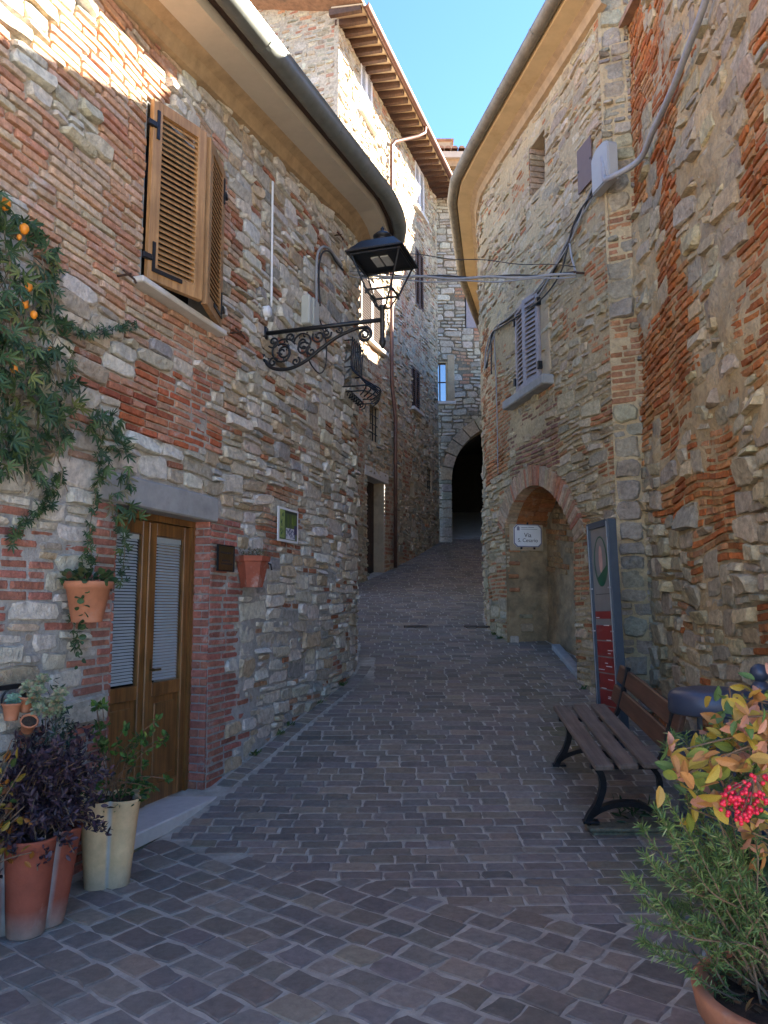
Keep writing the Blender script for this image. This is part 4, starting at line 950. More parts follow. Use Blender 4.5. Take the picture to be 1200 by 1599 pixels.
# ================================================================== RIGHT HOUSE nearest, rough wall
houseB = empty('rough_stone_house', (2.62, 7.0, float(g(7.0))), 'house wall of crumbling tan render, orange brick and rough stone behind the bench', 'house')
def eaveB(s):
    y_ = float(RB.pos(np.float64(s), 0)[1]); return 7.6+.235*(y_-5.94) if y_ > 4 else 7.14
def bandB(s, z):   # slanting band of bare orange brick
    n = fbm(s*1.1, z*.8, 93)
    return ((abs(s-(1.0+.10*(z-3.0))) < .45) & (z > 2.6) & (n > .36)) | ((n > .545) & (z > 1.9))
def stoneB(r): return ('stone',)+r.choices([(3,2),(4,2),(5,2),(3,1),(4,1),(2,2),(5,3),(6,3),(4,3),(2,1)], [3, 3, 2.5, 2.5, 2, 2, 1.6, 1.2, 1.5, 1])[0]
def pickB(s, z, r):
    if bandB(s, z): return ('brick', r.choice([3, 4, 4]), 1) if r.random() < .93 else None
    if z > 2.7:
        q = r.random()
        return None if q < .42 else (stoneB(r) if q < .9 else ('brick', r.choice([2, 3]), 1))
    return ('brick', r.choice([2, 3, 4]), 1) if float(vnoise(s*2.3, z*2.0, 99)) > .66 else stoneB(r)
def colorB(k, s, z, r):
    if k == 'brick': return vary(r.choice([(.52, .165, .045), (.5, .215, .08), (.43, .13, .04), (.54, .26, .11)]), r, .2)
    return vary(r.choices([(.52, .42, .275), (.46, .37, .245), (.40, .33, .235), (.55, .43, .25)], [4, 3, 1.5, 3])[0], r, .18, .04)
def mcolB(s, z):
    n = fbm(s*1.1, z*.7, 121)[:, None]; t = np.clip((n-.42)*4, 0, 1)
    return (np.array([(.56, .40, .21)])*(1-t)+np.array([(.48, .375, .24)])*t)*(.75+.5*fbm(s*2, z*2, 122)[:, None])
sweep(Path([(3.4, 8.6), (2.75, 7.6), (2.66, 4.0), (2.6, 1.2)]), 0, 7.2, [(0, -.3), (0, 7.3)], lambda s: 0.0).build('light_block_sheet', m_dark, houseB, True)  # added out of sight behind the rough wall, blocks leaking sun
masonry(houseB, RB, -.1, RB.len, lambda s: float(g(RB.pos(np.float64(s), 0)[1])), eaveB, pickB, colorB, 53, m_stoneR, m_mortR, mcolB, cell=(.068, .07), prot=(.0, .05), mres=.026, mamp=.015, gap=.008, warp=.04, big=.035, bprot=(-.002, .012), ppow=2.6,
        mfun=lambda s, z: np.where(z > 2.7, np.where(bandB(s, z), -.008, .0), -.022)+.02*np.clip((fbm(s*1.7, z*1.7, 131)-.55)*4, -.5, 1))
sweep(RB, -.15, RB.len, [(-.05, -.06), (.07, -.06), (.07, .0), (-6.0, 2.1), (-6.0, 2.0)], eaveB, step=.3, closed=True).build('roof', m_tile, houseB, True)

# ================================================================== THINGS ON THE WALLS
def I(*a): return Matrix.Translation(a)
def Rx(a): return Matrix.Rotation(a, 4, 'X')
def Ry(a): return Matrix.Rotation(a, 4, 'Y')
def Rz(a): return Matrix.Rotation(a, 4, 'Z')
# street lantern on a scrolled bracket; local: x along wall, y up, z out from the wall
sb, zb_ = LP.hit(414, 521)
lan = empty('street_lantern', LP.M(sb, zb_), 'black iron street lantern hanging out on a scrollwork wall bracket', 'street lamp')
def cz(pts, a=0.0): return [(a, b_, c_) for c_, b_ in pts]
MB().tube(cz([(-.03, 0), (1.15, 0)]), .021, 10).box(-.03, .03, -.06, .06, -.02, .02).build('arm', m_iron, lan, smooth=True)
def smooth(pts, n=8):
    P = [np.array(p, float) for p in pts]; out = []
    for i in range(len(P)-1):
        p0, p1, p2, p3 = P[max(i-1, 0)], P[i], P[i+1], P[min(i+2, len(P)-1)]
        for t in np.linspace(0, 1, n, endpoint=False): out.append(tuple(.5*((2*p1)+(-p0+p2)*t+(2*p0-5*p1+4*p2-p3)*t*t+(-p0+3*p1-3*p2+p3)*t**3)))
    return out+[tuple(P[-1])]
low = smooth([(.0, -.03), (-.02, -.14), (.01, -.27), (.1, -.35), (.26, -.365), (.42, -.31), (.57, -.21), (.72, -.12), (.84, -.075), (.93, -.052), (1.0, -.055)])
MB().tube(cz(low), .017, 8).build('brace', m_iron, lan, smooth=True)
def spiral(c, b_, r0, r1, a0, turns, n=34): return [(c+(r0+(r1-r0)*t)*math.cos(a0+turns*2*math.pi*t), b_+(r0+(r1-r0)*t)*math.sin(a0+turns*2*math.pi*t)) for t in np.linspace(0, 1, n)]
MB().tube(cz(spiral(1.0, -.12, .07, .012, math.pi/2, -1.9)), [.016-.006*t for t in np.linspace(0, 1, 34)], 8).build('end_scroll', m_iron, lan, smooth=True)
for (c_, b_, r0, a0, tn_) in ((.19, -.2, .14, .5, 1.6), (.19, -.2, .085, 2.2, -1.3), (.40, -.13, .10, 3.0, -1.5), (.40, -.19, .07, .4, 1.4), (.55, -.085, .065, 2.6, 1.4), (.63, -.07, .05, .2, -1.4), (.09, -.09, .06, 3.8, 1.3), (.32, -.3, .045, 1.0, -1.3), (.09, -.29, .05, .3, 1.2), (.76, -.045, .034, 3.2, 1.2), (.27, -.07, .05, 4.0, -1.2), (.48, -.22, .045, 1.8, 1.2)):
    MB().tube(cz(spiral(c_, b_, r0, r0*.15, a0, tn_, 26), rn.uniform(-.006, .006)), .0095, 6).build('scroll', m_iron, lan, smooth=True)
b = MB()
for k in range(26):      # cast leaves in the scrollwork
    c_ = rn.uniform(.05, .62); b_ = -rn.uniform(.03, .3)*(1-max(0, c_-.2)*1.3); an = rn.random()*6.28; r_ = .03
    b.add([(-.006, b_, c_), (.006, b_+r_*.6*math.sin(an+.6), c_+r_*.6*math.cos(an+.6)), (0, b_+r_*math.sin(an), c_+r_*math.cos(an)), (.006, b_+r_*.6*math.sin(an-.6), c_+r_*.6*math.cos(an-.6))], [(0, 1, 2, 3)])
tag(b.build('cast_leaves', m_iron, lan), kind='stuff')
Mp = I(0, 0, 1.17) @ Rx(-math.pi/2)      # local z now up
def L_(*p): return tuple(Mp @ Vector(p))
MB().lathe([(.001, -.27), (.012, -.265), (.03, -.225), (.033, -.2), (.02, -.185), (.026, -.175), (.02, -.165), (.022, -.15), (.022, .1), (.035, .11), (.03, .13), (.001, .14)], 12, Mp).build('post', m_iron, lan, smooth=True)
b0, b1, h0, h1 = .115, .225, .25, .56
Qy = Rz(R(0))
for sx in (-1, 1):
    for sy in (-1, 1):
        MB().tube([L_(sx*b0, sy*b0, h0), L_(sx*b1, sy*b1, h1)], .0085, 6).build('cage_bar', m_iron, lan)
        MB().tube([L_(0, 0, .1), L_(sx*.05, sy*.05, .12), L_(sx*.075, sy*.075, .17), L_(sx*b0*.95, sy*b0*.95, h0)], .008, 6).build('cage_stay', m_iron, lan)
        MB().tube([L_(sx*b0, sy*b0, h0-.03), L_(sx*b0, sy*b0, h0+.015)], .011, 6).build('cage_knob', m_iron, lan)
for (hh, ww_) in ((h0, b0), (h1-.012, b1)):
    b = MB()
    for i, (p, q) in enumerate((((-1, -1), (1, -1)), ((1, -1), (1, 1)), ((1, 1), (-1, 1)), ((-1, 1), (-1, -1)))):
        b.tube([L_(p[0]*ww_, p[1]*ww_, hh), L_(q[0]*ww_, q[1]*ww_, hh)], .011, 6)
    b.build('cage_ring', m_iron, lan)
def frustum(prof):
    V = [L_(sx*r_, sy*r_, z) for r_, z in prof for sx, sy in ((-1, -1), (1, -1), (1, 1), (-1, 1))]; n = len(prof)
    return V, [(4*i+k, 4*i+(k+1) % 4, 4*i+4+(k+1) % 4, 4*i+4+k) for i in range(n-1) for k in range(4)]+[(3, 2, 1, 0), (4*n-4, 4*n-3, 4*n-2, 4*n-1)]
MB().add(*frustum([(.25, .56), (.265, .562), (.265, .578), (.245, .59), (.15, .70), (.13, .705)])).build('roof', m_iron, lan)
MB().lathe([(.13, .705), (.075, .72), (.06, .75), (.065, .765), (.085, .775), (.088, .79), (.06, .815), (.02, .835), (.014, .85), (.02, .86), (.001, .885)], 16, Mp).build('finial', m_iron, lan, smooth=True)
for q in (-1, 1): MB().box(-.095, .095, q*.045-.035, q*.045+.035, .545, .558, Mp).build('led_panel', m_led, lan)
# meter box, junction box, conduits
sm_, zm_ = LP.hit(478, 490)
mbx = empty('meter_box', LP.M(sm_, zm_), 'beige plastic meter box on the rubble wall above the lantern arm', 'meter box')
MB().box(-.14, .14, -.16, .16, 0, .1, bev=.012).build('body', m_boxL, mbx); MB().box(-.05, .0, -.15, .155, .1, .112, bev=.004).build('cover_strip', m_boxL, mbx); MB().box(-.04, -.01, .06, .12, .112, .117).build('lock_plate', m_box, mbx)
sm_, zm_ = LP.hit(413, 487)
jb = empty('junction_box', LP.M(sm_, zm_), 'round white junction box at the foot of a thin white conduit', 'junction box')
MB().lathe([(.001, .06), (.05, .058), (.055, .05), (.055, 0)], 18).build('lid', m_white, jb, smooth=True); MB().box(-.012, .012, -.085, -.05, .01, .03).build('gland', m_white, jb)
def wallpath(path, pts, d=.025):
    out = []
    for p in pts:
        dd_ = p[2] if len(p) > 2 else d; s_, z_ = path.hit(p[0], p[1], dd_); out.append(tuple(path.pos(np.float64(s_), z_, dd_)))
    return smooth(out, 6)
def cable(name, label, path, pts, r, mat, d=.025, cat='cable', group=None, clips=0):
    P = wallpath(path, pts, d); o = tag(MB().tube(P, r, 7).build(name, mat, smooth=True), label, cat, group)
    return o
cable('conduit', 'thin straight white conduit running up the rubble wall', LP, [(426, 283), (425, 380), (424, 478)], .011, m_white, .035, 'conduit')
cable('cable', 'looped grey cable arching over a hole beside the meter box', LP, [(495, 478), (494, 430), (496, 398), (503, 386), (514, 388), (524, 402), (534, 414)], .016, m_cab, .05)
cable('cable', 'black cable twinned with the looped grey cable by the meter box', LP, [(500, 478), (498, 430), (501, 402), (507, 392), (516, 394), (526, 410), (536, 422)], .011, m_cabk, .055)
cable('cable', 'slack cable loop hanging below the lantern bracket', LP, [(478, 545), (484, 565), (497, 582), (506, 578), (510, 560), (509, 530), (500, 500)], .008, m_cabk, .05)
def hook(name, label, path, px, py, ln=.1):
    s_, z_ = path.hit(px, py); o = empty(name, path.M(s_, z_), label, 'hook', 'iron wall hooks')
    MB().tube([(0, 0, -.02), (0, 0, ln), (.0, .0, ln+.01)], .009, 6).build('shank', m_rust, o); MB().tube([(-.02, .03, ln*.6), (0, 0, ln*.9), (.05, -.015, ln), (.06, -.04, ln+.01)], .008, 6).build('catch', m_rust, o)
hook('shutter_hook', 'rusty iron shutter catch left of the louvred window', LP, 183, 431)
hook('shutter_hook', 'rusty iron catch between the louvred window and the junction box', LP, 360, 520)
hook('wall_hook', 'iron peg under the eave above the looped cable', LP, 520, 368)
# street sign plates and tile
s_, z_ = LP.hit(346, 872)
pq = empty('brass_plaque', LP.M(s_, z_, .03), 'small dark brass plaque beside the wooden door', 'plaque')
MB().box(-.13, .13, -.105, .105, 0, .012, bev=.003).build('plate', m_brass, pq)
MB().box(-.13, .13, .098, .108, .002, .018).box(-.13, .13, -.108, -.098, .002, .018).box(-.134, -.124, -.108, .108, .001, .019).box(.124, .134, -.108, .108, .001, .019).build('rim', m_iron, pq)
b = MB()
for zz_, x0, x1 in ((.045, -.09, .08), (-.02, -.06, .06), (-.045, -.08, .09)):
    x = x0
    while x < x1: l_ = rn.uniform(.008, .02); b.box(x, x+l_*.8, zz_-.007, zz_+.007, .012, .0135); x += l_+.004
b.build('engraving', m_ink, pq)
s0_, z0_ = LP.hit(429, 790); s1_, z1_ = LP.hit(460, 850)
tl = empty('ceramic_tile', LP.M((s0_+s1_)/2, (z0_+z1_)/2, .028), 'white bordered ceramic tile painted with green leaves and a blue patterned cloth', 'wall tile')
tw, th_ = (s1_-s0_)/2, (z0_-z1_)/2
MB().box(-tw, tw, -th_, th_, 0, .012, bev=.003).build('tile', m_white, tl)
# painted design: one mesh of flat colour patches
V, F, C = [], [], []
def patch(x0, x1, y0, y1, col, lift=.0135):
    n = len(V); V.extend([(x0, y0, lift), (x1, y0, lift), (x1, y1, lift), (x0, y1, lift)]); F.append((n, n+1, n+2, n+3)); C.extend([col]*4)
ix, iy = tw*.86, th_*.86
patch(-ix, ix, -iy, iy, (.08, .12, .05))
patch(-ix, -ix*.45, -iy*.9, iy*.98, (.28, .36, .12), .0138)
patch(-ix*.4, ix, iy*.82, iy*.97, (.02, .03, .03), .014)
for k in range(16): q = -ix*.35+rn.random()*ix*1.2; patch(q, q+.012, iy*rn.uniform(-.3, .2), iy*rn.uniform(.4, .8), rn.choice([(.2, .3, .03), (.12, .22, .02), (.3, .34, .08), (.05, .1, .04)]), .0142+k*1e-5)
patch(-ix*.3, ix*.75, -iy*.95, -iy*.2, (.55, .58, .65), .0146)
for k in range(42): q = rn.uniform(-.28, .68)*ix; y_ = -iy*rn.uniform(.3, .88); patch(q, q+.008+.01*rn.random(), y_, y_+.01+.012*rn.random(), (.07, .09, .2), .0149+k*1e-5)
for k in range(12): q = rn.uniform(-.95, -.55)*ix; y_ = iy*rn.uniform(-.8, .8); patch(q, q+.016, y_, y_+.028, (.03, .11, .05), .0149+k*1e-5)
patch(ix*.62, ix*.97, -iy*.55, iy*.05, (.04, .04, .12), .0156)
mk('painting', V, F, m_attr, tl, col=np.array(C))
Mr = RA.M(NC, 0) @ Matrix(((0, 0, 1, -NH), (0, 1, 0, 0), (-1, 0, 0, 0), (0, 0, 0, 1)))      # far reveal of the niche: x runs into the niche, z faces the camera
sx_, sz_ = .33, float((Mn @ Vector((-NH, 0, -.3))).z)
yr = float((Mn @ Vector((-NH, 0, -.3))).y); zs = at_y(830, 837, yr).z
sg = empty('street_name_sign', Mr @ I(.305, zs, .035), 'white enamel street name plate with cut corners inside the brick niche', 'street sign')
def octa(w_, h_, c_): return [(-w_+c_, -h_), (w_-c_, -h_), (w_, -h_+c_), (w_, h_-c_), (w_-c_, h_), (-w_+c_, h_), (-w_, h_-c_), (-w_, -h_+c_)]
MB().prism(octa(.215, .165, .05), 0, .016).build('plate', m_white, sg)
b = MB()
oo, ii = octa(.215, .165, .05), octa(.2, .15, .046)
for k in range(8): b.add([(*oo[k], .0175), (*oo[(k+1) % 8], .0175), (*ii[(k+1) % 8], .0175), (*ii[k], .0175)], [(0, 1, 2, 3)])
b.build('border', m_inkb, sg)
def text(body, size, M, mat, parent, ext=.0005):
    c = bpy.data.curves.new('lettering', 'FONT'); c.body = body; c.size = size; c.align_x = 'CENTER'; c.align_y = 'CENTER'; c.extrude = ext; c.materials.append(mat)
    t_ = bpy.data.objects.new('tmp', c); COL.objects.link(t_); dg = bpy.context.evaluated_depsgraph_get()
    me = bpy.data.meshes.new_from_object(t_.evaluated_get(dg)); bpy.data.objects.remove(t_); me.name = 'lettering'
    if not me.materials: me.materials.append(mat)
    return link('lettering', me, parent, False, M)
text('Via', .09, I(.0, .005, .0175), m_ink, sg); text('S. Cesario', .075, I(.0, -.07, .0175), m_ink, sg)
b = MB().box(-.165, -.125, .075, .125, .016, .0175).box(-.155, -.135, .128, .138, .016, .0175)
b.box(-.10, -.0, .115, .122, .016, .0175).box(.01, .1, .118, .126, .016, .0175).box(-.1, .15, .09, .096, .016, .0175); b.build('emblem_and_lines', m_inkb, sg)
for a, z in ((0, .18), (-.1, -.18), (.1, -.18)): MB().box(a-.012, a+.012, z-.016, z+.012, -.02, .022).build('clip', m_iron, sg)
MB().box(-.27, .25, -.22, .17, -.03, -.004, bev=.01).build('plaster_patch', m_plR, sg)
# service plates and cables of the right wall
s_, z_ = RA.hit(915, 258, .03)
o = empty('cover_plate', RA.M(s_, z_, .03), 'flat brown metal cover plate high on the tan wall', 'cover plate')
MB().box(-.17, .17, -.27, .27, 0, .02, bev=.003).build('plate', m_plate, o)
for a in (-.15, .15): MB().box(a-.01, a+.01, -.01, .01, .02, .026).build('screw', m_iron, o)
s_, z_ = RA.hit(942, 262, .1)
o = empty('cable_box', RA.M(s_, z_, .03), 'grey plastic cable box with rounded top next to the brown plate', 'junction box')
pts = [(-.19, -.22), (.19, -.22), (.19, .16)]+[(.19*math.cos(a), .16+.1*math.sin(a)) for a in np.linspace(.3, math.pi-.3, 7)]+[(-.19, .16)]
MB().prism(pts, 0, .1).build('body', m_box, o); MB().prism([(x*.92, y*.94) for x, y in pts], .1, .112).build('lid', m_box, o)
P_b = lambda px, py, d: tuple(RB.pos(np.float64(RB.hit(px, py, d)[0]), RB.hit(px, py, d)[1], d))
P_a = lambda px, py, d: tuple(RA.pos(np.float64(RA.hit(px, py, d)[0]), RA.hit(px, py, d)[1], d))
tag(MB().tube(smooth([P_a(942, 245, .12), P_a(944, 262, .14), P_a(945, 278, .16), P_a(952, 278, .22), P_b(998, 250, .10), P_b(1020, 205, .08), P_b(1050, 140, .08), P_b(1080, 62, .08), P_b(1100, 8, .08), P_b(1120, -60, .08)], 8), .03, 10).build('conduit', m_cab, smooth=True), 'thick grey corrugated conduit climbing diagonally across the orange brick wall', 'conduit')
run = [(935, 285), (918, 312), (902, 345), (885, 385), (868, 418), (845, 452), (820, 478), (792, 500), (774, 512), (765, 540), (760, 575)]
for k, (dx, dy, r_, m_, nm_) in enumerate(((0, 0, .017, m_cabk, 'thickest black cable of the bundle sagging down the tan wall'), (5, 3, .012, m_cab, 'light grey cable of the bundle sagging down the tan wall'), (-4, -3, .010, m_cab, 'thin pale cable along the top of the sagging bundle'), (8, 9, .011, m_cabk, 'lowest black cable of the bundle sagging down the tan wall'))):
    cable('cable', nm_, RA, [(x+dx*math.sin(i*1.1+k), y+dy) for i, (x, y) in enumerate(run)], r_, m_, .05+.015*k, group='cable bundle on the right wall')
cable('cable', 'cable drop running down the end of the tan wall', RA, [(772, 520), (776, 620), (778, 740)], .008, m_cab, .03)
# cables spanning the lane
A0 = Vector(P_a(900, 428, .12)); 
for k, (dz, sag, r_, m_, nm_) in enumerate(((0, .05, .016, m_cab, 'thick twisted grey cable slung across the lane'), (.03, .06, .010, m_cabk, 'black cable slung across the lane beside the grey one'), (-.03, .07, .009, m_cab, 'lowest thin grey cable slung across the lane'), (.13, .02, .005, m_cabk, 'thin steel wire stretched across the lane above the cables'))):
    s_, z_ = LP.hit(540, 428-8*k if k == 3 else 428); B0 = Vector(LP.pos(np.float64(s_), z_+dz, .06))
    pts = [(A0+Vector((0, 0, dz*.7))).lerp(B0, t)+Vector((0, 0, -sag*4*t*(1-t)+.012*math.sin(t*21+k*2))) for t in np.linspace(0, 1, 30)]
    tag(MB().tube(pts, r_, 6).build('overhead_cable', m_, smooth=True), nm_, 'cable', 'cables across the lane')
o = tag(MB().tube([A0+Vector((.15, .02, .02)), A0+Vector((-.03, 0, .02))], .014, 8).build('anchor_hook', m_rust, smooth=True), 'rusty anchor pin holding the slung cables on the tan wall', 'anchor')
cable('cable', 'two grey cables dropping from the bundle to the anchor pin', RA, [(890, 380), (893, 400), (897, 415), (900, 428)], .012, m_cab, .1)

# ================================================================== INFORMATION TOTEM, BENCH, BIN
tm = empty('information_totem', Matrix.Translation((2.11, 7.02, float(g(7.05)))) @ Rz(R(8)) @ Rx(R(-1.0)) @ Ry(R(-1.2)), 'tall narrow blue grey information board with green oval emblem and red listings', 'sign board')
# local: x thickness (face on -x), y width away from the camera, z up
TH = 2.06
MB().box(0, .085, 0, .05, 0, TH, bev=.006).box(0, .085, .45, .5, 0, TH, bev=.006).box(.001, .084, .05, .45, TH-.06, TH-.001).box(.001, .084, .05, .45, .0, .08).build('frame', m_steel, tm)
MB().box(.022, .07, .05, .45, .08, TH-.06).build('panel', m_panel, tm)
MB().box(-.006, .004, .028, .036, .1, TH-.02).box(-.006, .004, .464, .472, .1, TH-.02).build('trim', m_chrome, tm)
for z in (1.02, 1.42): MB().box(-.012, .01, .02, .06, z, z+.012).box(-.012, .01, .44, .48, z, z+.012).build('clip', m_chrome, tm)
def oval(cy_, cz_, ry, rz, x, n=28): return [(x, cy_+ry*math.cos(t), cz_+rz*math.sin(t)) for t in np.linspace(0, 2*math.pi, n, endpoint=False)]
b = MB(); o1, o2 = oval(.25, 1.68, .15, .24, .0205), oval(.25, 1.69, .125, .215, .0205)
for k in range(28): b.add([o1[k], o1[(k+1) % 28], o2[(k+1) % 28], o2[k]], [(0, 1, 2, 3)])
b.add([(.0203, .25+.14*math.cos(t), 1.68+.225*math.sin(t)) for t in np.linspace(math.pi*1.05, math.pi*1.75, 12)], [list(range(12))]); b.build('emblem', m_green, tm)
b = MB().add([(.0207, .25+.02*math.cos(t)*2, 1.7+.13*math.sin(t)) for t in np.linspace(0, 6.28, 14)], [list(range(14))]); b.build('emblem_figure', m_pink, tm)
MB().box(.019, .021, .06, .44, 1.14, 1.21).build('red_heading', m_red, tm)
for k in range(6): MB().box(.019, .021, .06, .44, 1.08-.15*(k+1)+.012, 1.08-.15*k).build('red_panel', m_red, tm)
b = MB()
for k in range(14): y_ = .1+.25*rn.random(); z_ = .25+.93*rn.random(); b.box(.0175, .0185, y_, y_+.05+.08*rn.random(), z_, z_+.007)
b.build('print_lines', m_white, tm)
for k in range(8): z_ = 1.27+.014*k; b = MB().box(.019, .021, .09, .4, z_, z_+.005)
b.build('text_lines', m_ink, tm)
# bench: local x along the bench (near -> far), y from front to back, z up; it follows the slope
P0 = Vector((1.40, 5.36, .115)); P1 = Vector((1.455, 6.74, .295)); tv = (P1-P0).normalized(); yv = Vector((tv.y, -tv.x, 0)).normalized(); zv = yv.cross(tv)*-1
zv = tv.cross(-yv) if zv.z < 0 else zv
Mb = Matrix(((tv.x, yv.x, zv.x, P0.x), (tv.y, yv.y, zv.y, P0.y), (tv.z, yv.z, zv.z, P0.z), (0, 0, 0, 1)))
BL = (P1-P0).length
bench = empty('park_bench', Mb, 'park bench with weathered wood slats and black cast iron legs', 'bench')
for k in range(3):
    y0 = .0+k*.158
    sl_ = MB().box(-.06, BL+.08, y0, y0+.128, .405+.008*k, .442+.008*k, bev=.008).build('seat_slat', m_slat, bench)
for k in range(2):
    Mq = I(0, .50+.05*k, .53+.155*k) @ Rx(R(-72)) 
    Mq = Matrix.Translation((0, .505+.045*k, .49+.165*k)) @ Rx(R(-14))
    MB().box(-.06, BL+.08, -.018, .018, 0, .14, Mq, .008).build('back_slat', m_slat_b, bench)
for x in (.09, BL-.16):
    b = MB()
    fr = smooth([(.03, .40), (.075, .33), (.085, .24), (.05, .13), (.0, .05), (-.02, .0)], 6)
    ar_ = smooth([(.0, .05), (.08, .1), (.2, .135), (.33, .13), (.45, .07), (.50, .0)], 6)
    bk_ = smooth([(.40, .40), (.46, .42), (.5, .5), (.545, .68), (.575, .82)], 6)
    mid = smooth([(.45, .07), (.47, .2), (.46, .32), (.40, .40)], 6)
    def strap(pts, w_, t_):
        V = []; n = len(pts)
        for i, (y_, z_) in enumerate(pts):
            p, q = pts[max(0, i-1)], pts[min(n-1, i+1)]; dy, dz = q[0]-p[0], q[1]-p[1]; l_ = math.hypot(dy, dz); ny, nz = -dz/l_, dy/l_
            for sx, sn in ((-1, -1), (1, -1), (1, 1), (-1, 1)): V.append((x+sx*w_/2, y_+ny*sn*t_/2, z_+nz*sn*t_/2))
        return V, [(4*i+k, 4*i+(k+1) % 4, 4*i+4+(k+1) % 4, 4*i+4+k) for i in range(n-1) for k in range(4)]+[(3, 2, 1, 0), (4*n-4, 4*n-3, 4*n-2, 4*n-1)]
    b.add(*strap(fr, .05, .042)); b.add(*strap(ar_, .05, .036)); b.add(*strap(bk_, .045, .03)); b.add(*strap(mid, .045, .032))
    b.box(x-.024, x+.024, .0, .45, .375, .402); b.box(x-.03, x+.03, -.05, .06, 0, .018, bev=.004).box(x-.03, x+.03, .46, .53, 0, .018, bev=.004)
    b.build('leg', m_iron, bench)
o = empty('stone_block', (1.47, 5.45, .03), 'mossy stone slab wedged under the near bench leg', 'stone slab')
MB().box(-.06, .62, -.06, .06, -.03, .06, bev=.012).build('block', m_moss, o); MB().box(-.09, .66, -.09, .08, .06, .082, bev=.006).build('slab', m_moss, o)
bn = empty('litter_bin', (1.80, 4.32, .0), 'slate blue litter bin with domed lid on a ball topped post', 'litter bin')
MB().lathe([(.001, 1.15), (.12, 1.147), (.18, 1.138), (.212, 1.122), (.224, 1.1), (.226, 1.02), (.215, 1.01), (.2, 1.015), (.001, 1.03)], 32).build('lid', m_binp, bn, smooth=True)
MB().lathe([(.18, .28), (.185, .29), (.19, .86), (.2, .87), (.2, .885), (.185, .885), (.178, .86), (.17, .3), (.001, .28)], 32).build('body', m_binp, bn, smooth=True)
MB().lathe([(.188, .80), (.193, .80), (.193, .825), (.188, .825)], 32).build('hoop', m_binp, bn)
b = MB()
for k in range(40):
    for j in range(3):
        a = k*2*math.pi/40; z_ = .38+.05*j
        if (k+j) % 2: b.tube([(.18*math.cos(a), .18*math.sin(a), z_), (.1905*math.cos(a), .1905*math.sin(a), z_)], .008, 6)
tag(b.build('perforations', m_ink, bn), kind='stuff')
MB().lathe([(.055, -.02), (.055, .02), (.045, .03), (.045, 1.13), (.05, 1.135), (.05, 1.15), (.035, 1.175), (.022, 1.185)], 16, I(.285, .02, 0)).build('post', m_binp, bn, smooth=True)
MB().ball((.285, .02, 1.225), .052, 16).build('ball', m_binp, bn, smooth=True)
MB().box(.18, .26, .005, .035, 1.05, 1.08).box(.18, .26, .005, .035, .6, .63).build('bracket', m_binp, bn)
for sgn in (-1, 1): MB().box(-.012, .012, sgn*.17-.01, sgn*.17+.01, .87, 1.03).build('lid_stay', m_binp, bn)

# drain covers in the lane
for px_, py_, w_, l_, lab in ((650, 967, .34, .16, 'flush rectangular drain cover in the middle of the lane'), (745, 962, .36, .1, 'dark slot drain at the foot of the mossy strip by the tan wall')):
    d_ = ray(px_, py_); y_ = 12.0
    for _ in range(40): y_ = d_[1]*(float(g(y_))-EYE)/d_[2] if abs(d_[2]) > 1e-4 else y_
    y_ = 12.1 if not 5 < y_ < 16 else y_
    o = empty('drain_cover', Matrix.Translation((d_[0]/d_[1]*y_, y_, float(g(y_))+.006)) @ Rx(math.atan(.19)), lab, 'drain cover')
    MB().box(-w_/2, w_/2, -l_/2, l_/2, -.02, .004, bev=.003).build('plate', m_iron, o); MB().box(-w_/2-.02, w_/2+.02, -l_/2-.02, l_/2+.02, -.03, .0).build('frame', m_rust, o)

# ================================================================== PLANTS AND POTS
def half_leaf(pts, fold):     # outline (x,y) of the right half from base to tip
    V = [(0, y_, 0) for _, y_ in (pts[0], pts[-1])]
    V = [(0, pts[0][1], 0), (0, (pts[0][1]+pts[-1][1])/2, -.05), (0, pts[-1][1], -.12)]
    r_ = [(x_, y_, fold*x_-.12*y_*y_) for x_, y_ in pts[1:-1]]; n = len(r_)
    V += r_+[(-x_, y_, z_) for x_, y_, z_ in r_]
    return V, [[0]+list(range(3, 3+n))+[2, 1], [0, 1, 2]+list(range(3+2*n-1, 2+n, -1))]
OVAL = [(0, 0), (.13, .12), (.24, .38), (.21, .65), (.1, .88), (0, 1)]
NARROW = [(0, 0), (.07, .15), (.12, .45), (.08, .8), (0, 1)]
ROUND = [(0, 0), (.25, .12), (.42, .45), (.33, .8), (.12, .97), (0, 1)]
def single(shape, fold=.3): return half_leaf(shape, fold)
def palmate(shape=NARROW, angs=(-80, -40, 0, 40, 80), lens=(.6, .85, 1, .85, .6)):
    V, F = [], []
    for a, l_ in zip(angs, lens):
        v, f = half_leaf(shape, .3); c_, s_ = math.cos(R(a)), math.sin(R(a)); n = len(V)
        V += [((x*c_+y_*s_)*l_*1.0, (-x*s_+y_*c_)*l_, z*l_) for x, y_, z in v]; F += [[i+n for i in q] for q in f]
    return V, F
def orient(p, d, nrm, size):
    y_ = Vector(d).normalized(); n = Vector(nrm); x_ = y_.cross(n)
    x_ = x_.normalized() if x_.length > 1e-5 else y_.orthogonal().normalized(); z_ = x_.cross(y_)
    return Matrix(((x_.x*size, y_.x*size, z_.x*size, p[0]), (x_.y*size, y_.y*size, z_.y*size, p[1]), (x_.z*size, y_.z*size, z_.z*size, p[2]), (0, 0, 0, 1)))
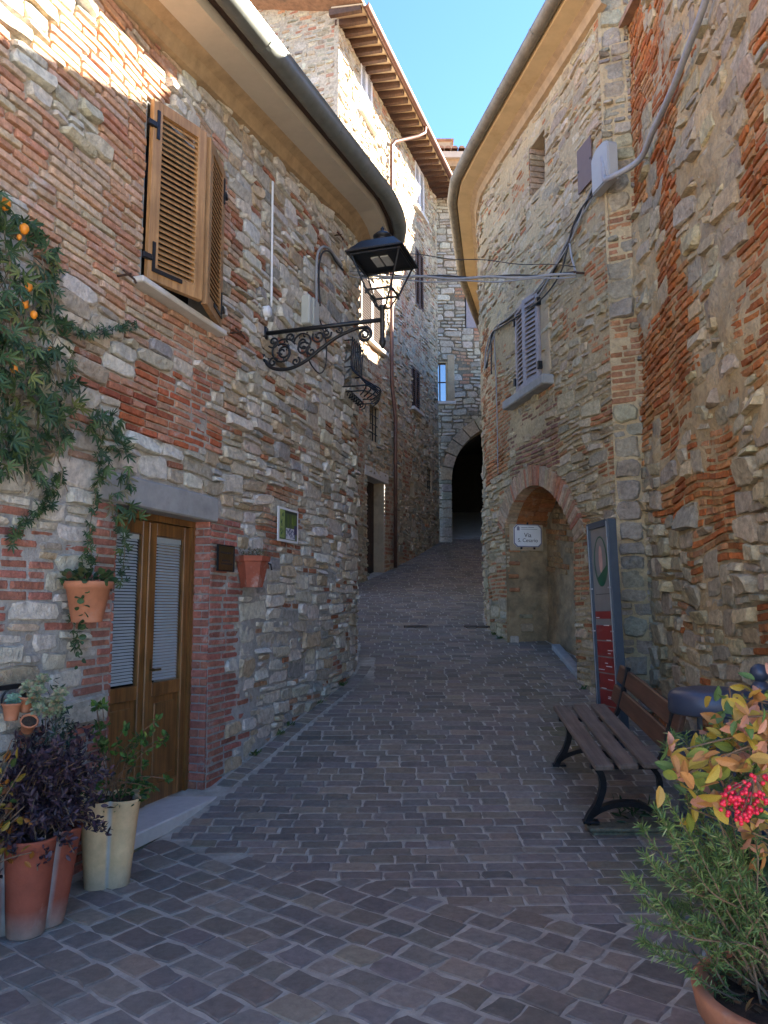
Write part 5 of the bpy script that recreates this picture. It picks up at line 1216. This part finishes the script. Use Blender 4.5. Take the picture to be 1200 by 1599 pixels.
def foliage(parent, items, shape, cols, n_ind=0, name='leaf', mat=None, jit=.25):
    """items: list of (Matrix, colour index); the largest in view are leaves of their own, the rest one mass"""
    V, F = shape; VA = np.array(V); mat = mat or m_leaf
    P = np.array([it[0].translation[:] for it in items]); px, py, dep = proj(P); sz = np.array([it[0].to_scale()[0] for it in items])/dep
    sz[(px < 0) | (px > 1200) | (py < 0) | (py > 1600)] = 0
    order = np.argsort(-sz); mes = {}
    for i in order[:n_ind]:
        M, ci = items[i]
        if ci not in mes:
            t_ = mk(name, V, F, mat, col=np.array(cols[ci])); mes[ci] = t_.data; bpy.data.objects.remove(t_)
        link(name, mes[ci], parent, True, M)
    rest = order[n_ind:]
    if len(rest):
        AV, AF, AC = [], [], []; n = len(V)
        for k, i in enumerate(rest):
            M, ci = items[i]; A = np.array(M); AV.append(VA @ A[:3, :3].T+A[:3, 3]); AF += [[q+k*n for q in f] for f in F]
            AC.append(np.repeat([vary(cols[ci], rn, jit)], n, 0))
        tag(mk('foliage', np.concatenate(AV), AF, mat, parent, True, np.concatenate(AC)), kind='stuff')
def rdir(up=.2): 
    v = Vector((rn.gauss(0, 1), rn.gauss(0, 1), rn.gauss(0, 1)+up)); return v.normalized()
def inpoly(x, y_, poly):
    r_ = False; j = len(poly)-1
    for i in range(len(poly)):
        if (poly[i][1] > y_) != (poly[j][1] > y_) and x < (poly[j][0]-poly[i][0])*(y_-poly[i][1])/(poly[j][1]-poly[i][1])+poly[i][0]: r_ = not r_
        j = i
    return r_
rn = random.Random(77)
# ---- passion vine on the left wall
vine = empty('climbing_vine', LP.pos(np.float64(sF), 2.0).tolist(), 'dark green climbing vine with orange fruits draped over the brick wall', 'vine')
VP = [(-160, 250), (-40, 265), (18, 310), (55, 350), (92, 380), (95, 430), (88, 480), (110, 540), (130, 610), (150, 640), (190, 650), (205, 720), (215, 790), (222, 815), (196, 832), (178, 805), (160, 760), (150, 690), (128, 660), (100, 690), (75, 740), (40, 740), (-160, 760)]
stringers = [[(95, 500), (130, 520), (170, 516), (212, 508)], [(150, 640), (158, 700), (150, 770), (140, 830), (145, 880)], [(60, 740), (72, 780), (40, 810), (20, 845)], [(95, 735), (85, 770), (60, 800)], [(78, 400), (84, 440), (82, 480)], [(130, 870), (118, 940), (115, 1010)], [(185, 800), (195, 850), (190, 905)]]
items = []
def wallpt(px, py, d):
    s_, z_ = LP.hit(px, py, d); return Vector(LP.pos(np.float64(s_), z_, d))
nL_ = Vector((.951, -.308, 0))
cnt = 0
while cnt < 1150:
    x = rn.uniform(-150, 225); y_ = rn.uniform(250, 860)
    if not inpoly(x, y_, VP): continue
    d_ = .03+.22*rn.random()*(1 if x < 110 else .6)
    p = wallpt(x, y_, d_); dr = Vector((rn.gauss(0, .5), rn.gauss(0, .5), -.5+rn.gauss(0, .6)))+nL_*.5
    items.append((orient(p, dr, nL_+rdir()*.6, rn.uniform(.055, .095)), rn.choices([0, 1, 2, 3, 4], [5, 4, 3, 1.5, .8])[0])); cnt += 1
for st in stringers:
    P = smooth(st, 9)
    for q in P:
        for _ in range(2):
            p = wallpt(q[0]+rn.uniform(-7, 7), q[1]+rn.uniform(-7, 7), rn.uniform(.03, .1)); items.append((orient(p, rdir(-.4)+nL_*.4, nL_+rdir()*.5, rn.uniform(.03, .06)), rn.choices([0, 1, 2], [4, 3, 3])[0]))
vcols = [(.035, .075, .035), (.05, .1, .045), (.075, .125, .045), (.16, .19, .06), (.22, .2, .12)]
foliage(vine, items, palmate(), vcols, 290)
b = MB()
for k in range(70):
    x = rn.uniform(-60, 170); y_ = rn.uniform(330, 640)
    if not inpoly(x, y_, VP): continue
    pts = []; d_ = rn.uniform(.03, .16)
    for j in range(8):
        pts.append(wallpt(x, y_, max(.02, d_))); x += rn.uniform(-9, 11); y_ += rn.uniform(8, 32); d_ += rn.uniform(-.03, .03)
    b.tube(pts, rn.uniform(.0018, .004), 4)
tag(b.build('stems', m_dry, vine, True), kind='stuff')
for st in stringers: MB().tube([wallpt(q[0], q[1], .05) for q in smooth(st, 5)], .0032, 5).build('runner', m_dry, vine, True)
for px_, py_, r_ in ((45, 448, .021), (40, 474, .022), (53, 491, .02), (22, 576, .02), (38, 357, .026), (30, 370, .014), (8, 318, .03), (78, 545, .012)):
    p = wallpt(px_, py_, .2); MB().lathe([(.001, -r_*1.25), (r_*.6, -r_), (r_, -.1*r_), (r_*.85, r_*.6), (r_*.3, r_*1.1), (.001, r_*1.15)], 10, Matrix.Translation(p)).build('fruit', m_fruit, vine, True, smooth=True)
def pot_prof(r0, r1, h, rim=.03, rimh=.05, t=.015): return [(.001, 0), (r0, 0), (r0+.002, .005), (r1, h-rimh), (r1+rim*.6, h-rimh+.004), (r1+rim, h-.006), (r1+rim-.004, h), (r1+rim-t, h), (r1-t*.6, h-.02), (r1-t-.01, h-.06)]
def soil(o, r_, z_): MB().lathe([(.001, z_+.01), (r_*.6, z_+.008), (r_, z_)], 14).build('soil', m_soil, o)
# ---- pot on the wall by the door, round, with strawberry-like leaves
p = wallpt(137, 940, .16); z0 = wallpt(130, 972, .16).z
o = empty('wall_pot', (p.x, p.y, z0), 'round terracotta pot with leafy green plant hung left of the door', 'flower pot', 'terracotta pots hung on the left wall')
MB().lathe(pot_prof(.085, .125, .24, .018, .045), 24).build('pot', m_terra, o, smooth=True); soil(o, .115, .2)
MB().tube([(-.14, .04, .19), (-.05, .13, .19), (.08, .13, .19), (.14, .02, .19)], .006, 6).build('hanging_ring', m_iron, o)
c0 = Vector((p.x, p.y, z0+.24)); items = []
for k in range(120):
    a = rn.random()*6.28; r_ = .14*math.sqrt(rn.random()); q = c0+Vector((r_*math.cos(a), r_*math.sin(a), rn.uniform(-.02, .055))); items.append((orient(q, Vector((math.cos(a), math.sin(a), rn.uniform(-.2, .9))), rdir(1.2), rn.uniform(.03, .055)), rn.choices([0, 1, 2, 3], [4, 3, 2, 1])[0]))
for k in range(26): q = c0+Vector((.02+rn.uniform(-.02, .02), -.13+rn.uniform(-.02, .02), -.02*k+.02)); items.append((orient(q, rdir(-.5), nL_+rdir()*.5, rn.uniform(.025, .045)), rn.choice([0, 1])))
foliage(o, items, single(ROUND), [(.035, .075, .03), (.06, .1, .04), (.1, .12, .05), (.16, .08, .05)], 60)
# ---- hexagonal pot with dried plants under the tile
p = wallpt(394, 890, .13); z0 = wallpt(390, 917, .13).z
o = empty('wall_pot', Matrix.Translation((p.x, p.y, z0)) @ Rz(R(12)), 'hexagonal terracotta pot with dried plants hung under the painted tile', 'flower pot', 'terracotta pots hung on the left wall')
MB().lathe([(.001, 0), (.09, 0), (.135, .215), (.15, .22), (.156, .265), (.142, .265), (.13, .24)], 6).build('pot', m_terra2, o); soil(o, .12, .235)
b = MB(); 
for k in range(60):
    a = rn.random()*6.28; r_ = .1*rn.random(); q = Vector((r_*math.cos(a), r_*math.sin(a), .24)); t_ = rdir(1.5)*rn.uniform(.05, .13); b.tube([q, q+t_*.6, q+t_+Vector((0, 0, -.02))], .0018, 4)
tag(b.build('dried_stems', m_dry, o), kind='stuff')
items = []
for k in range(90): a = rn.random()*6.28; r_ = .13*math.sqrt(rn.random()); q = Vector((p.x+r_*math.cos(a), p.y+r_*math.sin(a), z0+.25+rn.random()*.07)); items.append((orient(q, rdir(.4), rdir(1), rn.uniform(.018, .035)), rn.choice([0, 1, 2])))
foliage(o, items, single(OVAL), [(.22, .17, .1), (.14, .1, .06), (.1, .11, .05)])
MB().tube([(.1, .05, .22), (.16, .06, .2), (.17, .06, .15)], .008, 6).build('hanger', m_iron, o)
# ---- quatrefoil pots on the ground
m_potc = stone_mat('weathered_clay', stain=(.5, .42, .36), stain_at=(.6, .8), lo=.75, hi=1.2, bumps=((14, .3, .01), (60, .4, .004)), rough=.85, mscale=9)
def quatrefoil(name, loc, r_, h, base_c, label, rot):
    o = empty(name, Matrix.Translation(loc) @ Rz(rot), label, 'flower pot', 'lobed pots beside the door')
    def ring(sc, z_):
        out = []
        for k in range(48):
            a = 2*math.pi*k/48; ph = ((a+math.pi/4) % (math.pi/2))-math.pi/4
            q = .56*math.cos(ph)+math.sqrt(max(0, .5**2-(.56*math.sin(ph))**2)); q = max(q, .56)
            out.append((sc*q*math.cos(a), sc*q*math.sin(a), z_))
        return out
    V = []; CC = []; prof = [(.64, 0), (.72, .02*h), (.80, .3*h), (.90, .7*h), (.98, .96*h), (1.0, h*.985), (.99, h), (.94, h), (.92, h*.93)]
    for sc, z_ in prof:
        rg_ = ring(sc*r_, z_); V += rg_
        for x, y_, _ in rg_:
            v_ = max(0, min(1, (.80-math.hypot(x, y_)/(sc*r_))/.08)); w_ = max(0, 1-z_/(.16*h))*.6
            c_ = [a*(1-v_)+b*v_ for a, b in zip(base_c, (.42, .41, .38))]; CC.append([a*(1-w_)+b*w_ for a, b in zip(c_, (.5, .45, .38))])
    F = [(i*48+k, i*48+(k+1) % 48, (i+1)*48+(k+1) % 48, (i+1)*48+k) for i in range(len(prof)-1) for k in range(48)]+[list(range(47, -1, -1))]
    mk('pot', V, F, m_potc, o, smooth=True, col=np.array(CC)); soil(o, r_*.86, h*.94); return o
g1 = (-1.80, 4.06, .0); red = quatrefoil('flower_pot', g1, .245, .47, (.31, .08, .045), 'weathered red terracotta lobed pot holding a purple leaved shrub', R(28))
g2 = (-1.60, 4.66, .0); crm = quatrefoil('flower_pot', g2, .19, .49, (.68, .47, .25), 'cream lobed pot with straggly green plant beside the door step', R(64))
# purple shrub
o = empty('purple_shrub', (-1.72, 3.95, .45), 'purple leaved shrub growing in the red lobed pot', 'shrub'); items = []; b = MB()
for k in range(95):
    a = rn.random()*6.28; tip = Vector((g1[0]+.08, g1[1], .45))+Vector((.32*math.cos(a)*math.sqrt(rn.random()), .27*math.sin(a), rn.uniform(-.02, .58))); base_ = Vector((g1[0]+rn.uniform(-.08, .08), g1[1]+rn.uniform(-.08, .08), .43)); mid_ = base_.lerp(tip, .5)+Vector((0, 0, .07)); tip += Vector((0, 0, -.2*rn.random()))
    cv_ = smooth([base_, mid_, tip], 8); b.tube(cv_, .0028, 4)
    for j in range(46):
        t_ = rn.uniform(.25, 1); q = Vector(cv_[int(t_*(len(cv_)-1))])+rdir(0)*.035*rn.random()
        items.append((orient(q, rdir(.2)+(tip-base_).normalized()*.6, rdir(.8), rn.uniform(.026, .045)), rn.choices([0, 1, 2, 3], [4, 3, 3, .6])[0]))
tag(b.build('branches', m_stem, o, True), kind='stuff')
foliage(o, items, single(OVAL), [(.05, .03, .045), (.085, .05, .065), (.035, .022, .032), (.15, .1, .12)])
# yellow-orange leaves and silvery grey plant at the pot's edge
o = empty('autumn_shrub', (-2.0, 3.85, .05), 'shrub with orange and yellow autumn leaves next to the red lobed pot', 'shrub'); items = []; b = MB()
MB().lathe(pot_prof(.1, .14, .26), 18, Matrix.Translation((-1.98, 3.72, 0))).build('pot', m_terra, o, True, smooth=True)
for k in range(20):
    tip = at_y(rn.uniform(-40, 50), rn.uniform(1110, 1345), rn.uniform(3.7, 3.95)); base_ = Vector((-1.97, 3.72, .24)); cv_ = smooth([base_, base_.lerp(tip, .55)+Vector((0, 0, .05)), tip], 6); b.tube(cv_, .003, 4)
    for j in range(11): q = Vector(cv_[int(rn.uniform(.3, 1)*(len(cv_)-1))])+rdir(0)*.04; items.append((orient(q, rdir(-.2), rdir(.8), rn.uniform(.04, .07)), rn.choices([0, 1, 2, 3], [3, 3, 2, 2])[0]))
tag(b.build('branches', m_stem, o, True), kind='stuff')
foliage(o, items, single(OVAL), [(.32, .12, .02), (.3, .2, .03), (.07, .11, .03), (.18, .07, .025)], 120)
o = empty('silver_shrub', (-1.86, 4.2, .05), 'silvery grey and dark green leafy plant against the wall behind the purple shrub', 'shrub'); items = []
MB().lathe(pot_prof(.09, .12, .26), 18, Matrix.Translation((-1.87, 4.26, 0))).build('pot', m_terra, o, True, smooth=True)
b = MB()
for k in range(46):
    tip = at_y(rn.uniform(35, 122), rn.uniform(1095, 1200), rn.uniform(4.1, 4.3)); base_ = Vector((-1.86, 4.24, .24)); cv_ = smooth([base_, base_.lerp(tip, .6)+Vector((rn.uniform(-.04, .04), 0, .05)), tip], 6); b.tube(cv_, .0025, 4)
    for j in range(18): q = Vector(cv_[int(rn.uniform(.45, 1)*(len(cv_)-1))])+rdir(0)*.03; items.append((orient(q, rdir(.3), rdir(.8), rn.uniform(.025, .05)), rn.choices([0, 1, 2], [3, 2, 2])[0]))
tag(b.build('branches', m_dry, o, True), kind='stuff')
foliage(o, items, single(NARROW), [(.17, .18, .18), (.025, .05, .03), (.1, .11, .12)], 40)
# straggly plant in the cream pot
o = empty('leafy_plant', (g2[0], g2[1], .46), 'straggly bright green plant with tall thin stems in the cream pot', 'plant'); items = []
for k in range(20):
    a = rn.random()*6.28; px_ = rn.uniform(135, 285) if k > 2 else rn.uniform(130, 165); tall_ = rn.random() < .62
    tip = at_y(px_, rn.uniform(1065, 1190) if tall_ else rn.uniform(1190, 1235), 4.55+rn.uniform(-.12, .14)); base_ = Vector((g2[0]+rn.uniform(-.08, .08), g2[1]+rn.uniform(-.08, .08), .45)); cv_ = smooth([base_, base_.lerp(tip, .5)+Vector((-.03, 0, .07)), tip], 8)
    MB().tube(cv_, .0022, 4).build('stem', m_stem, o, True)
    for cl in range(3 if tall_ else 1):
        f_ = (1.0, .72, .5)[cl]; c_ = Vector(cv_[int(f_*(len(cv_)-1))])
        for j in range(9 if cl == 0 else 5): items.append((orient(c_+rdir(0)*.012, rdir(.5), rdir(1), rn.uniform(.03, .05)), rn.choices([0, 1, 2], [3, 3, 1])[0]))
for k in range(170): a = rn.random()*6.28; r_ = .19*math.sqrt(rn.random()); q = Vector((g2[0]+r_*math.cos(a), g2[1]+r_*math.sin(a), .47+rn.uniform(-.05, .12))); items.append((orient(q, Vector((math.cos(a), math.sin(a), rn.uniform(-.6, .8))), rdir(1), rn.uniform(.03, .06)), rn.choices([0, 1, 3], [3, 2, 3])[0]))
foliage(o, items, single(OVAL), [(.07, .15, .025), (.045, .1, .025), (.14, .2, .04), (.025, .06, .02)], 160)
# small pots with succulents on an iron bracket
pb_ = wallpt(20, 1085, .12)
o = empty('pot_bracket', (pb_.x, pb_.y, pb_.z), 'black iron wall bracket with ring carrying small succulent pots', 'bracket')
MB().box(-.16, .17, -.012, .012, .03, .055, LP.M(LP.hit(20, 1070)[0], 0, 0) if False else Matrix.Rotation(R(72), 4, 'Z')).build('bar', m_iron, o)
MB().tube([(.06*math.cos(t), .01+.03*math.sin(t), -.02+.06*math.sin(t)) for t in np.linspace(0, 6.28, 20)], .006, 6).build('ring', m_iron, o)
def small_pot(px_, py_, y_, r_, tilt, lab):
    p = at_y(px_, py_, y_); q = empty('small_pot', Matrix.Translation((p.x, p.y, p.z)) @ Rx(tilt) @ Ry(tilt*.6), lab, 'flower pot', 'small succulent pots on the bracket')
    MB().lathe(pot_prof(r_*.62, r_*.86, r_*1.75, r_*.16, r_*.3, .008), 18).build('pot', m_terra, q, smooth=True); soil(q, r_*.8, r_*1.5); return q, p
def rosette(parent, c, r_, cols):
    its = []
    for k in range(22):
        a = k*2.4; e = .1+k*.05; ax_ = Vector((.25, -.7, .65)).normalized(); u_ = ax_.orthogonal().normalized(); v2 = ax_.cross(u_); its.append((orient(c, u_*math.cos(a)+v2*math.sin(a)+ax_*e, ax_, r_*1.15*(1-.02*k)), k % len(cols)))
    foliage(parent, its, single([(0, 0), (.16, .2), (.26, .6), (.18, .85), (0, 1)], .5), cols)
succ = [(.2, .24, .14), (.26, .3, .16), (.3, .25, .16)]; succ2 = [(.13, .24, .17), (.18, .3, .22)]
q, p = small_pot(17, 1125, 4.05, .05, 0, 'small upright terracotta pot with one pale green rosette'); rosette(q, p+Vector((.01, 0, .1)), .045, succ2)
q, p = small_pot(40, 1110, 4.12, .052, R(14), 'small terracotta pot tilted behind the upright one on the bracket'); rosette(q, p+Vector((.02, -.02, .12)), .05, succ); rosette(q, p+Vector((.06, 0, .1)), .045, succ)
q, p = small_pot(42, 1140, 4.06, .045, R(40), 'small terracotta pot lying over with trailing yellow green rosettes')
for px_, py_ in ((52, 1092), (60, 1108), (72, 1100), (66, 1062), (88, 1095), (78, 1112), (90, 1110), (58, 1080), (94, 1084)): rosette(q, at_y(px_, py_, 4.08+rn.uniform(-.04, .06)), .042, succ)
items = []
for k in range(60):
    px_, py_ = rn.choice([(78, 1068), (84, 1078), (96, 1112), (100, 1130), (108, 1145), (95, 1150)]); items.append((orient(at_y(px_+rn.uniform(-9, 9), py_+rn.uniform(-12, 12), 4.15), rdir(.2), rdir(.7), rn.uniform(.04, .06)), rn.choice([0, 1])))
foliage(q, items, single(NARROW), [(.02, .045, .03), (.03, .065, .035)], 40)

# ---- right foreground: rosemary pot, red berried shrub, ivy, small shrub
rp_c = Vector((1.16, 2.3, 0))
o = empty('large_pot', rp_c[:], 'large terracotta pot with soil and a rosemary bush in the foreground', 'flower pot')
MB().lathe(pot_prof(.2, .25, .52, .03, .075, .03), 40).build('pot', m_terra, o, smooth=True)
b = MB()
soil(o, .24, .475)
items = []
for k in range(70): a = rn.random()*6.28; r_ = .2*math.sqrt(rn.random()); items.append((orient(rp_c+Vector((r_*math.cos(a), r_*math.sin(a), .487+.02*rn.random())), rdir(0), rdir(2), rn.uniform(.02, .05)), rn.choice([0, 1, 2, 3])))
foliage(o, items, single(OVAL), [(.16, .07, .03), (.1, .06, .03), (.2, .12, .05), (.05, .07, .03)], 20, name='fallen_leaf')
ro = empty('rosemary_bush', (rp_c.x, rp_c.y, .43), 'feathery green rosemary bush growing from the large terracotta pot', 'shrub')
tips = [(985, 1375), (1000, 1300), (1035, 1235), (1015, 1265), (1048, 1155), (1075, 1160), (1062, 1240), (1100, 1225), (1108, 1150), (1130, 1300), (1150, 1290), (1160, 1330), (1012, 1480), (985, 1430), (1000, 1400), (1060, 1330), (1045, 1290), (1090, 1330), (1120, 1380), (1140, 1420), (1165, 1400), (1020, 1345), (1075, 1400), (1035, 1400), (1140, 1150), (1085, 1270), (1170, 1300), (1050, 1420), (1095, 1440), (1130, 1350), (1005, 1340), (1070, 1300), (1110, 1300), (1028, 1300)]
NV, NF, NC_ = [], [], []
def needle(p, d, n_, l_, w_, c):
    k = len(NV); sd = d.cross(n_); sd = sd.normalized()*w_ if sd.length > 1e-6 else Vector((w_, 0, 0))
    NV.extend([tuple(p-sd*.5), tuple(p+sd*.5), tuple(p+d*l_*.6+sd*.6), tuple(p+d*l_), tuple(p+d*l_*.6-sd*.6)]); NF.append([k, k+1, k+2, k+3, k+4]); NC_.extend([c]*5)
bb = MB()
for i, (tx, ty) in enumerate(tips+tips[::4]):
    tx += rn.uniform(-14, 14); ty += rn.uniform(-14, 14)
    tip = at_y(tx, ty, 2.33+rn.uniform(-.15, .24)); base_ = rp_c+Vector((rn.uniform(-.1, .05), rn.uniform(-.02, .14), .48)); w3 = lambda a: Vector((rn.uniform(-a, a), rn.uniform(-a, a), rn.uniform(-a, a)))
    cv_ = smooth([base_, base_.lerp(tip, .3)+w3(.05)+Vector((0, 0, -.03 if tip.z < .75 else .03)), base_.lerp(tip, .55)+w3(.045), base_.lerp(tip, .8)+w3(.025), tip], 8); n = len(cv_); bb.tube(cv_, [.0042*(1-.8*j/n) for j in range(n)], 5)
    for j in range(230):
        t_ = .12+.88*rn.random()**.75; f_ = t_*(n-1); a_ = Vector(cv_[int(f_)]); b2 = Vector(cv_[min(n-1, int(f_)+1)]); q = a_.lerp(b2, f_-int(f_)); ax = (Vector(cv_[min(n-1, int(f_)+1)])-Vector(cv_[max(0, int(f_)-1)])).normalized()
        d_ = (ax*.8+rdir(0)).normalized(); c = rn.choices([(.12, .19, .055), (.075, .135, .045), (.18, .25, .075), (.26, .27, .12)], [4, 2.6, 2.6, 1])[0]
        needle(q, d_, rdir(0), rn.uniform(.02, .036), .003, c)
tag(bb.build('branches', m_stem, ro, True), kind='stuff')
tag(mk('needles', NV, NF, m_leaf, ro, True, np.array(NC_)), kind='stuff')
# heavenly bamboo-like shrub with red berries
nd = empty('berry_shrub', (1.42, 2.3, 0), 'shrub with orange, yellow and pink leaves and a cluster of red berries', 'shrub')
MB().lathe(pot_prof(.17, .22, .42), 30, Matrix.Translation((1.52, 2.35, 0))).build('pot', m_terra, nd, True, smooth=True); 
MB().lathe([(.001, .38), (.2, .37)], 14, Matrix.Translation((1.52, 2.35, 0))).build('soil', m_soil, nd, True)
lv = []; sprays = [(1060, 1215, 9), (1075, 1205, 7), (1050, 1175, 7), (1110, 1190, 10), (1140, 1165, 10), (1165, 1120, 10), (1190, 1110, 9), (1180, 1160, 10), (1130, 1110, 7), (1160, 1205, 12), (1190, 1200, 10), (1100, 1240, 9), (1135, 1245, 8), (1075, 1260, 6), (1190, 1330, 7), (1195, 1260, 7), (1210, 1150, 9), (1225, 1220, 9), (1085, 1180, 6), (1155, 1245, 6), (1200, 1080, 6), (1150, 1090, 5), (1175, 1300, 7), (1205, 1290, 8), (1120, 1150, 7), (1180, 1090, 8), (1195, 1225, 8), (1150, 1140, 8)]
hub = Vector((1.46, 2.33, .4)); crown_ = [hub+Vector((-.10, -.02, .55)), hub+Vector((-.18, -.05, .38)), hub+Vector((-.05, 0, .75)), hub+Vector((-.12, .05, .8))]
for c_ in crown_: MB().tube(smooth([hub, hub.lerp(c_, .5)+Vector((.03, 0, 0)), c_], 6), .007, 6).build('cane', m_stem, nd, True)
for (x, y_, n) in sprays:
    c_ = at_y(x, y_, 2.25+rn.uniform(-.13, .12)); s_ = min(crown_, key=lambda q: (q-c_).length)
    MB().tube(smooth([s_, s_.lerp(c_, .5)+Vector((0, 0, .03)), c_], 5), .0022, 5).build('twig', m_stem, nd, True)
    for j in range(n):
        q = c_+rdir(0)*rn.uniform(.0, .06); lv.append((orient(q, rdir(-.1)+Vector((-.3, -.1, 0)), Vector((0, -1, .6))+rdir()*.9, rn.uniform(.045, .075)), rn.choices([0, 1, 2, 3, 4, 5], [3, 3, 2.4, 1.6, 1.3, 1.6])[0]))
foliage(nd, lv, single(OVAL), [(.46, .21, .07), (.44, .31, .05), (.48, .22, .14), (.26, .29, .05), (.1, .17, .05), (.42, .25, .06)], 200)
bme = None; bc = at_y(1158, 1252, 2.12)
for k in range(110):
    v_ = rdir(0); q = bc+Vector((v_.x*.058, v_.y*.03, v_.z*.058))*rn.random()**.4 + (Vector((.075, 0, .03)) if k % 4 == 0 else Vector())
    if bme is None: t_ = MB().ball((0, 0, 0), .0062, 8).build('berry', m_berry, smooth=True); bme = t_.data; bpy.data.objects.remove(t_)
    link('berry', bme, nd, True, Matrix.Translation(q))
    if k % 3 == 0: MB().tube([bc+Vector((.05, .02, .06)), q], .0012, 4).build('berry_stalk', m_stem, nd, True)
# ivy low on the right
iv = empty('ivy_plant', (1.36, 2.75, 0), 'dark green ivy spilling low behind the rosemary', 'plant'); items = []
for k in range(150):
    p = at_y(rn.uniform(1130, 1240), rn.uniform(1325, 1500), 2.65+rn.uniform(-.2, .2)); items.append((orient(p, rdir(-.3), Vector((-.2, -1, .4))+rdir()*.8, rn.uniform(.04, .075)), rn.choices([0, 1, 2], [4, 3, 1])[0]))
foliage(iv, items, single(ROUND), [(.015, .035, .02), (.025, .055, .028), (.06, .09, .035)], 110)
b = MB()
for k in range(14):
    p = at_y(rn.uniform(1140, 1230), rn.uniform(1330, 1420), 2.65); b.tube(smooth([(1.4+rn.uniform(-.1, .1), 2.75, 0.0), (p.x, p.y, p.z*.5), p], 5), .003, 4)
tag(b.build('stems', m_stem, iv, True), kind='stuff')
gs_ = empty('green_shrub', (1.95, 3.7, 0), 'small fresh green shrub rising in front of the litter bin', 'shrub'); items = []; b = MB()
for k in range(16):
    tip = at_y(rn.uniform(1125, 1225), rn.uniform(1062, 1180), 3.55+rn.uniform(-.12, .12)); base_ = Vector((1.85, 3.6, 0)); cv_ = smooth([base_, Vector((tip.x*.6+base_.x*.4, 3.6, .5)), tip], 7); b.tube(cv_, .004, 5)
    for j in range(16): t_ = rn.uniform(.75, 1); q = Vector(cv_[int(t_*(len(cv_)-1))]); items.append((orient(q, rdir(.9), rdir(.6), rn.uniform(.045, .075)), rn.choices([0, 1, 2], [3, 3, 1])[0]))
tag(b.build('branches', m_stem, gs_, True), kind='stuff')
foliage(gs_, items, single(NARROW+[]), [(.09, .14, .035), (.05, .09, .03), (.17, .2, .06)], 110)
wd_ = empty('weed', (1.75, 5.6, .1), 'low dark weed sprouting under the bench by the wall', 'plant'); items = []
for k in range(46): items.append((orient(Vector((1.75+rn.uniform(-.12, .12), 5.6+rn.uniform(-.15, .15), float(g(5.6))+rn.uniform(.02, .16))), rdir(.6), rdir(.8), rn.uniform(.05, .09)), rn.choice([0, 1])))
foliage(wd_, items, single(NARROW), [(.02, .05, .02), (.035, .075, .03)], 20)

# weed tufts at the foot of the walls
def tuft(x, y_, lab, grp):
    z_ = float(g(y_)); o = empty('weed_tuft', (x, y_, z_), lab, 'weed', grp); its = []
    for k in range(22): a = rn.random()*6.28; its.append((orient(Vector((x+rn.uniform(-.03, .03), y_+rn.uniform(-.05, .05), z_)), Vector((math.cos(a), math.sin(a), rn.uniform(.4, 1.6))), rdir(.6), rn.uniform(.03, .075)), rn.choice([0, 1, 2])))
    foliage(o, its, single(NARROW), [(.06, .11, .03), (.09, .14, .04), (.14, .16, .06)])
for s_ in (sD1+.75, sD1+1.25, sD1+1.5, sD1+2.2, sD1+2.9):
    p = LP.pos(np.float64(s_), 0, .035); tuft(p[0], p[1], 'small green weed tuft at the foot of the pale rubble wall', 'weeds along the left wall')
for s_ in (.5, 1.1, 2.0, 2.6):
    p = RB.pos(np.float64(s_), 0, .06); tuft(p[0], p[1], 'small green weed tuft at the foot of the rough wall by the bench', 'weeds along the right wall')
for s_ in (nL-.5, nL-.25, nR+.2):
    p = RA.pos(np.float64(s_), 0, .05); tuft(p[0], p[1], 'small green weed tuft beside the brick arched niche', 'weeds by the niche')
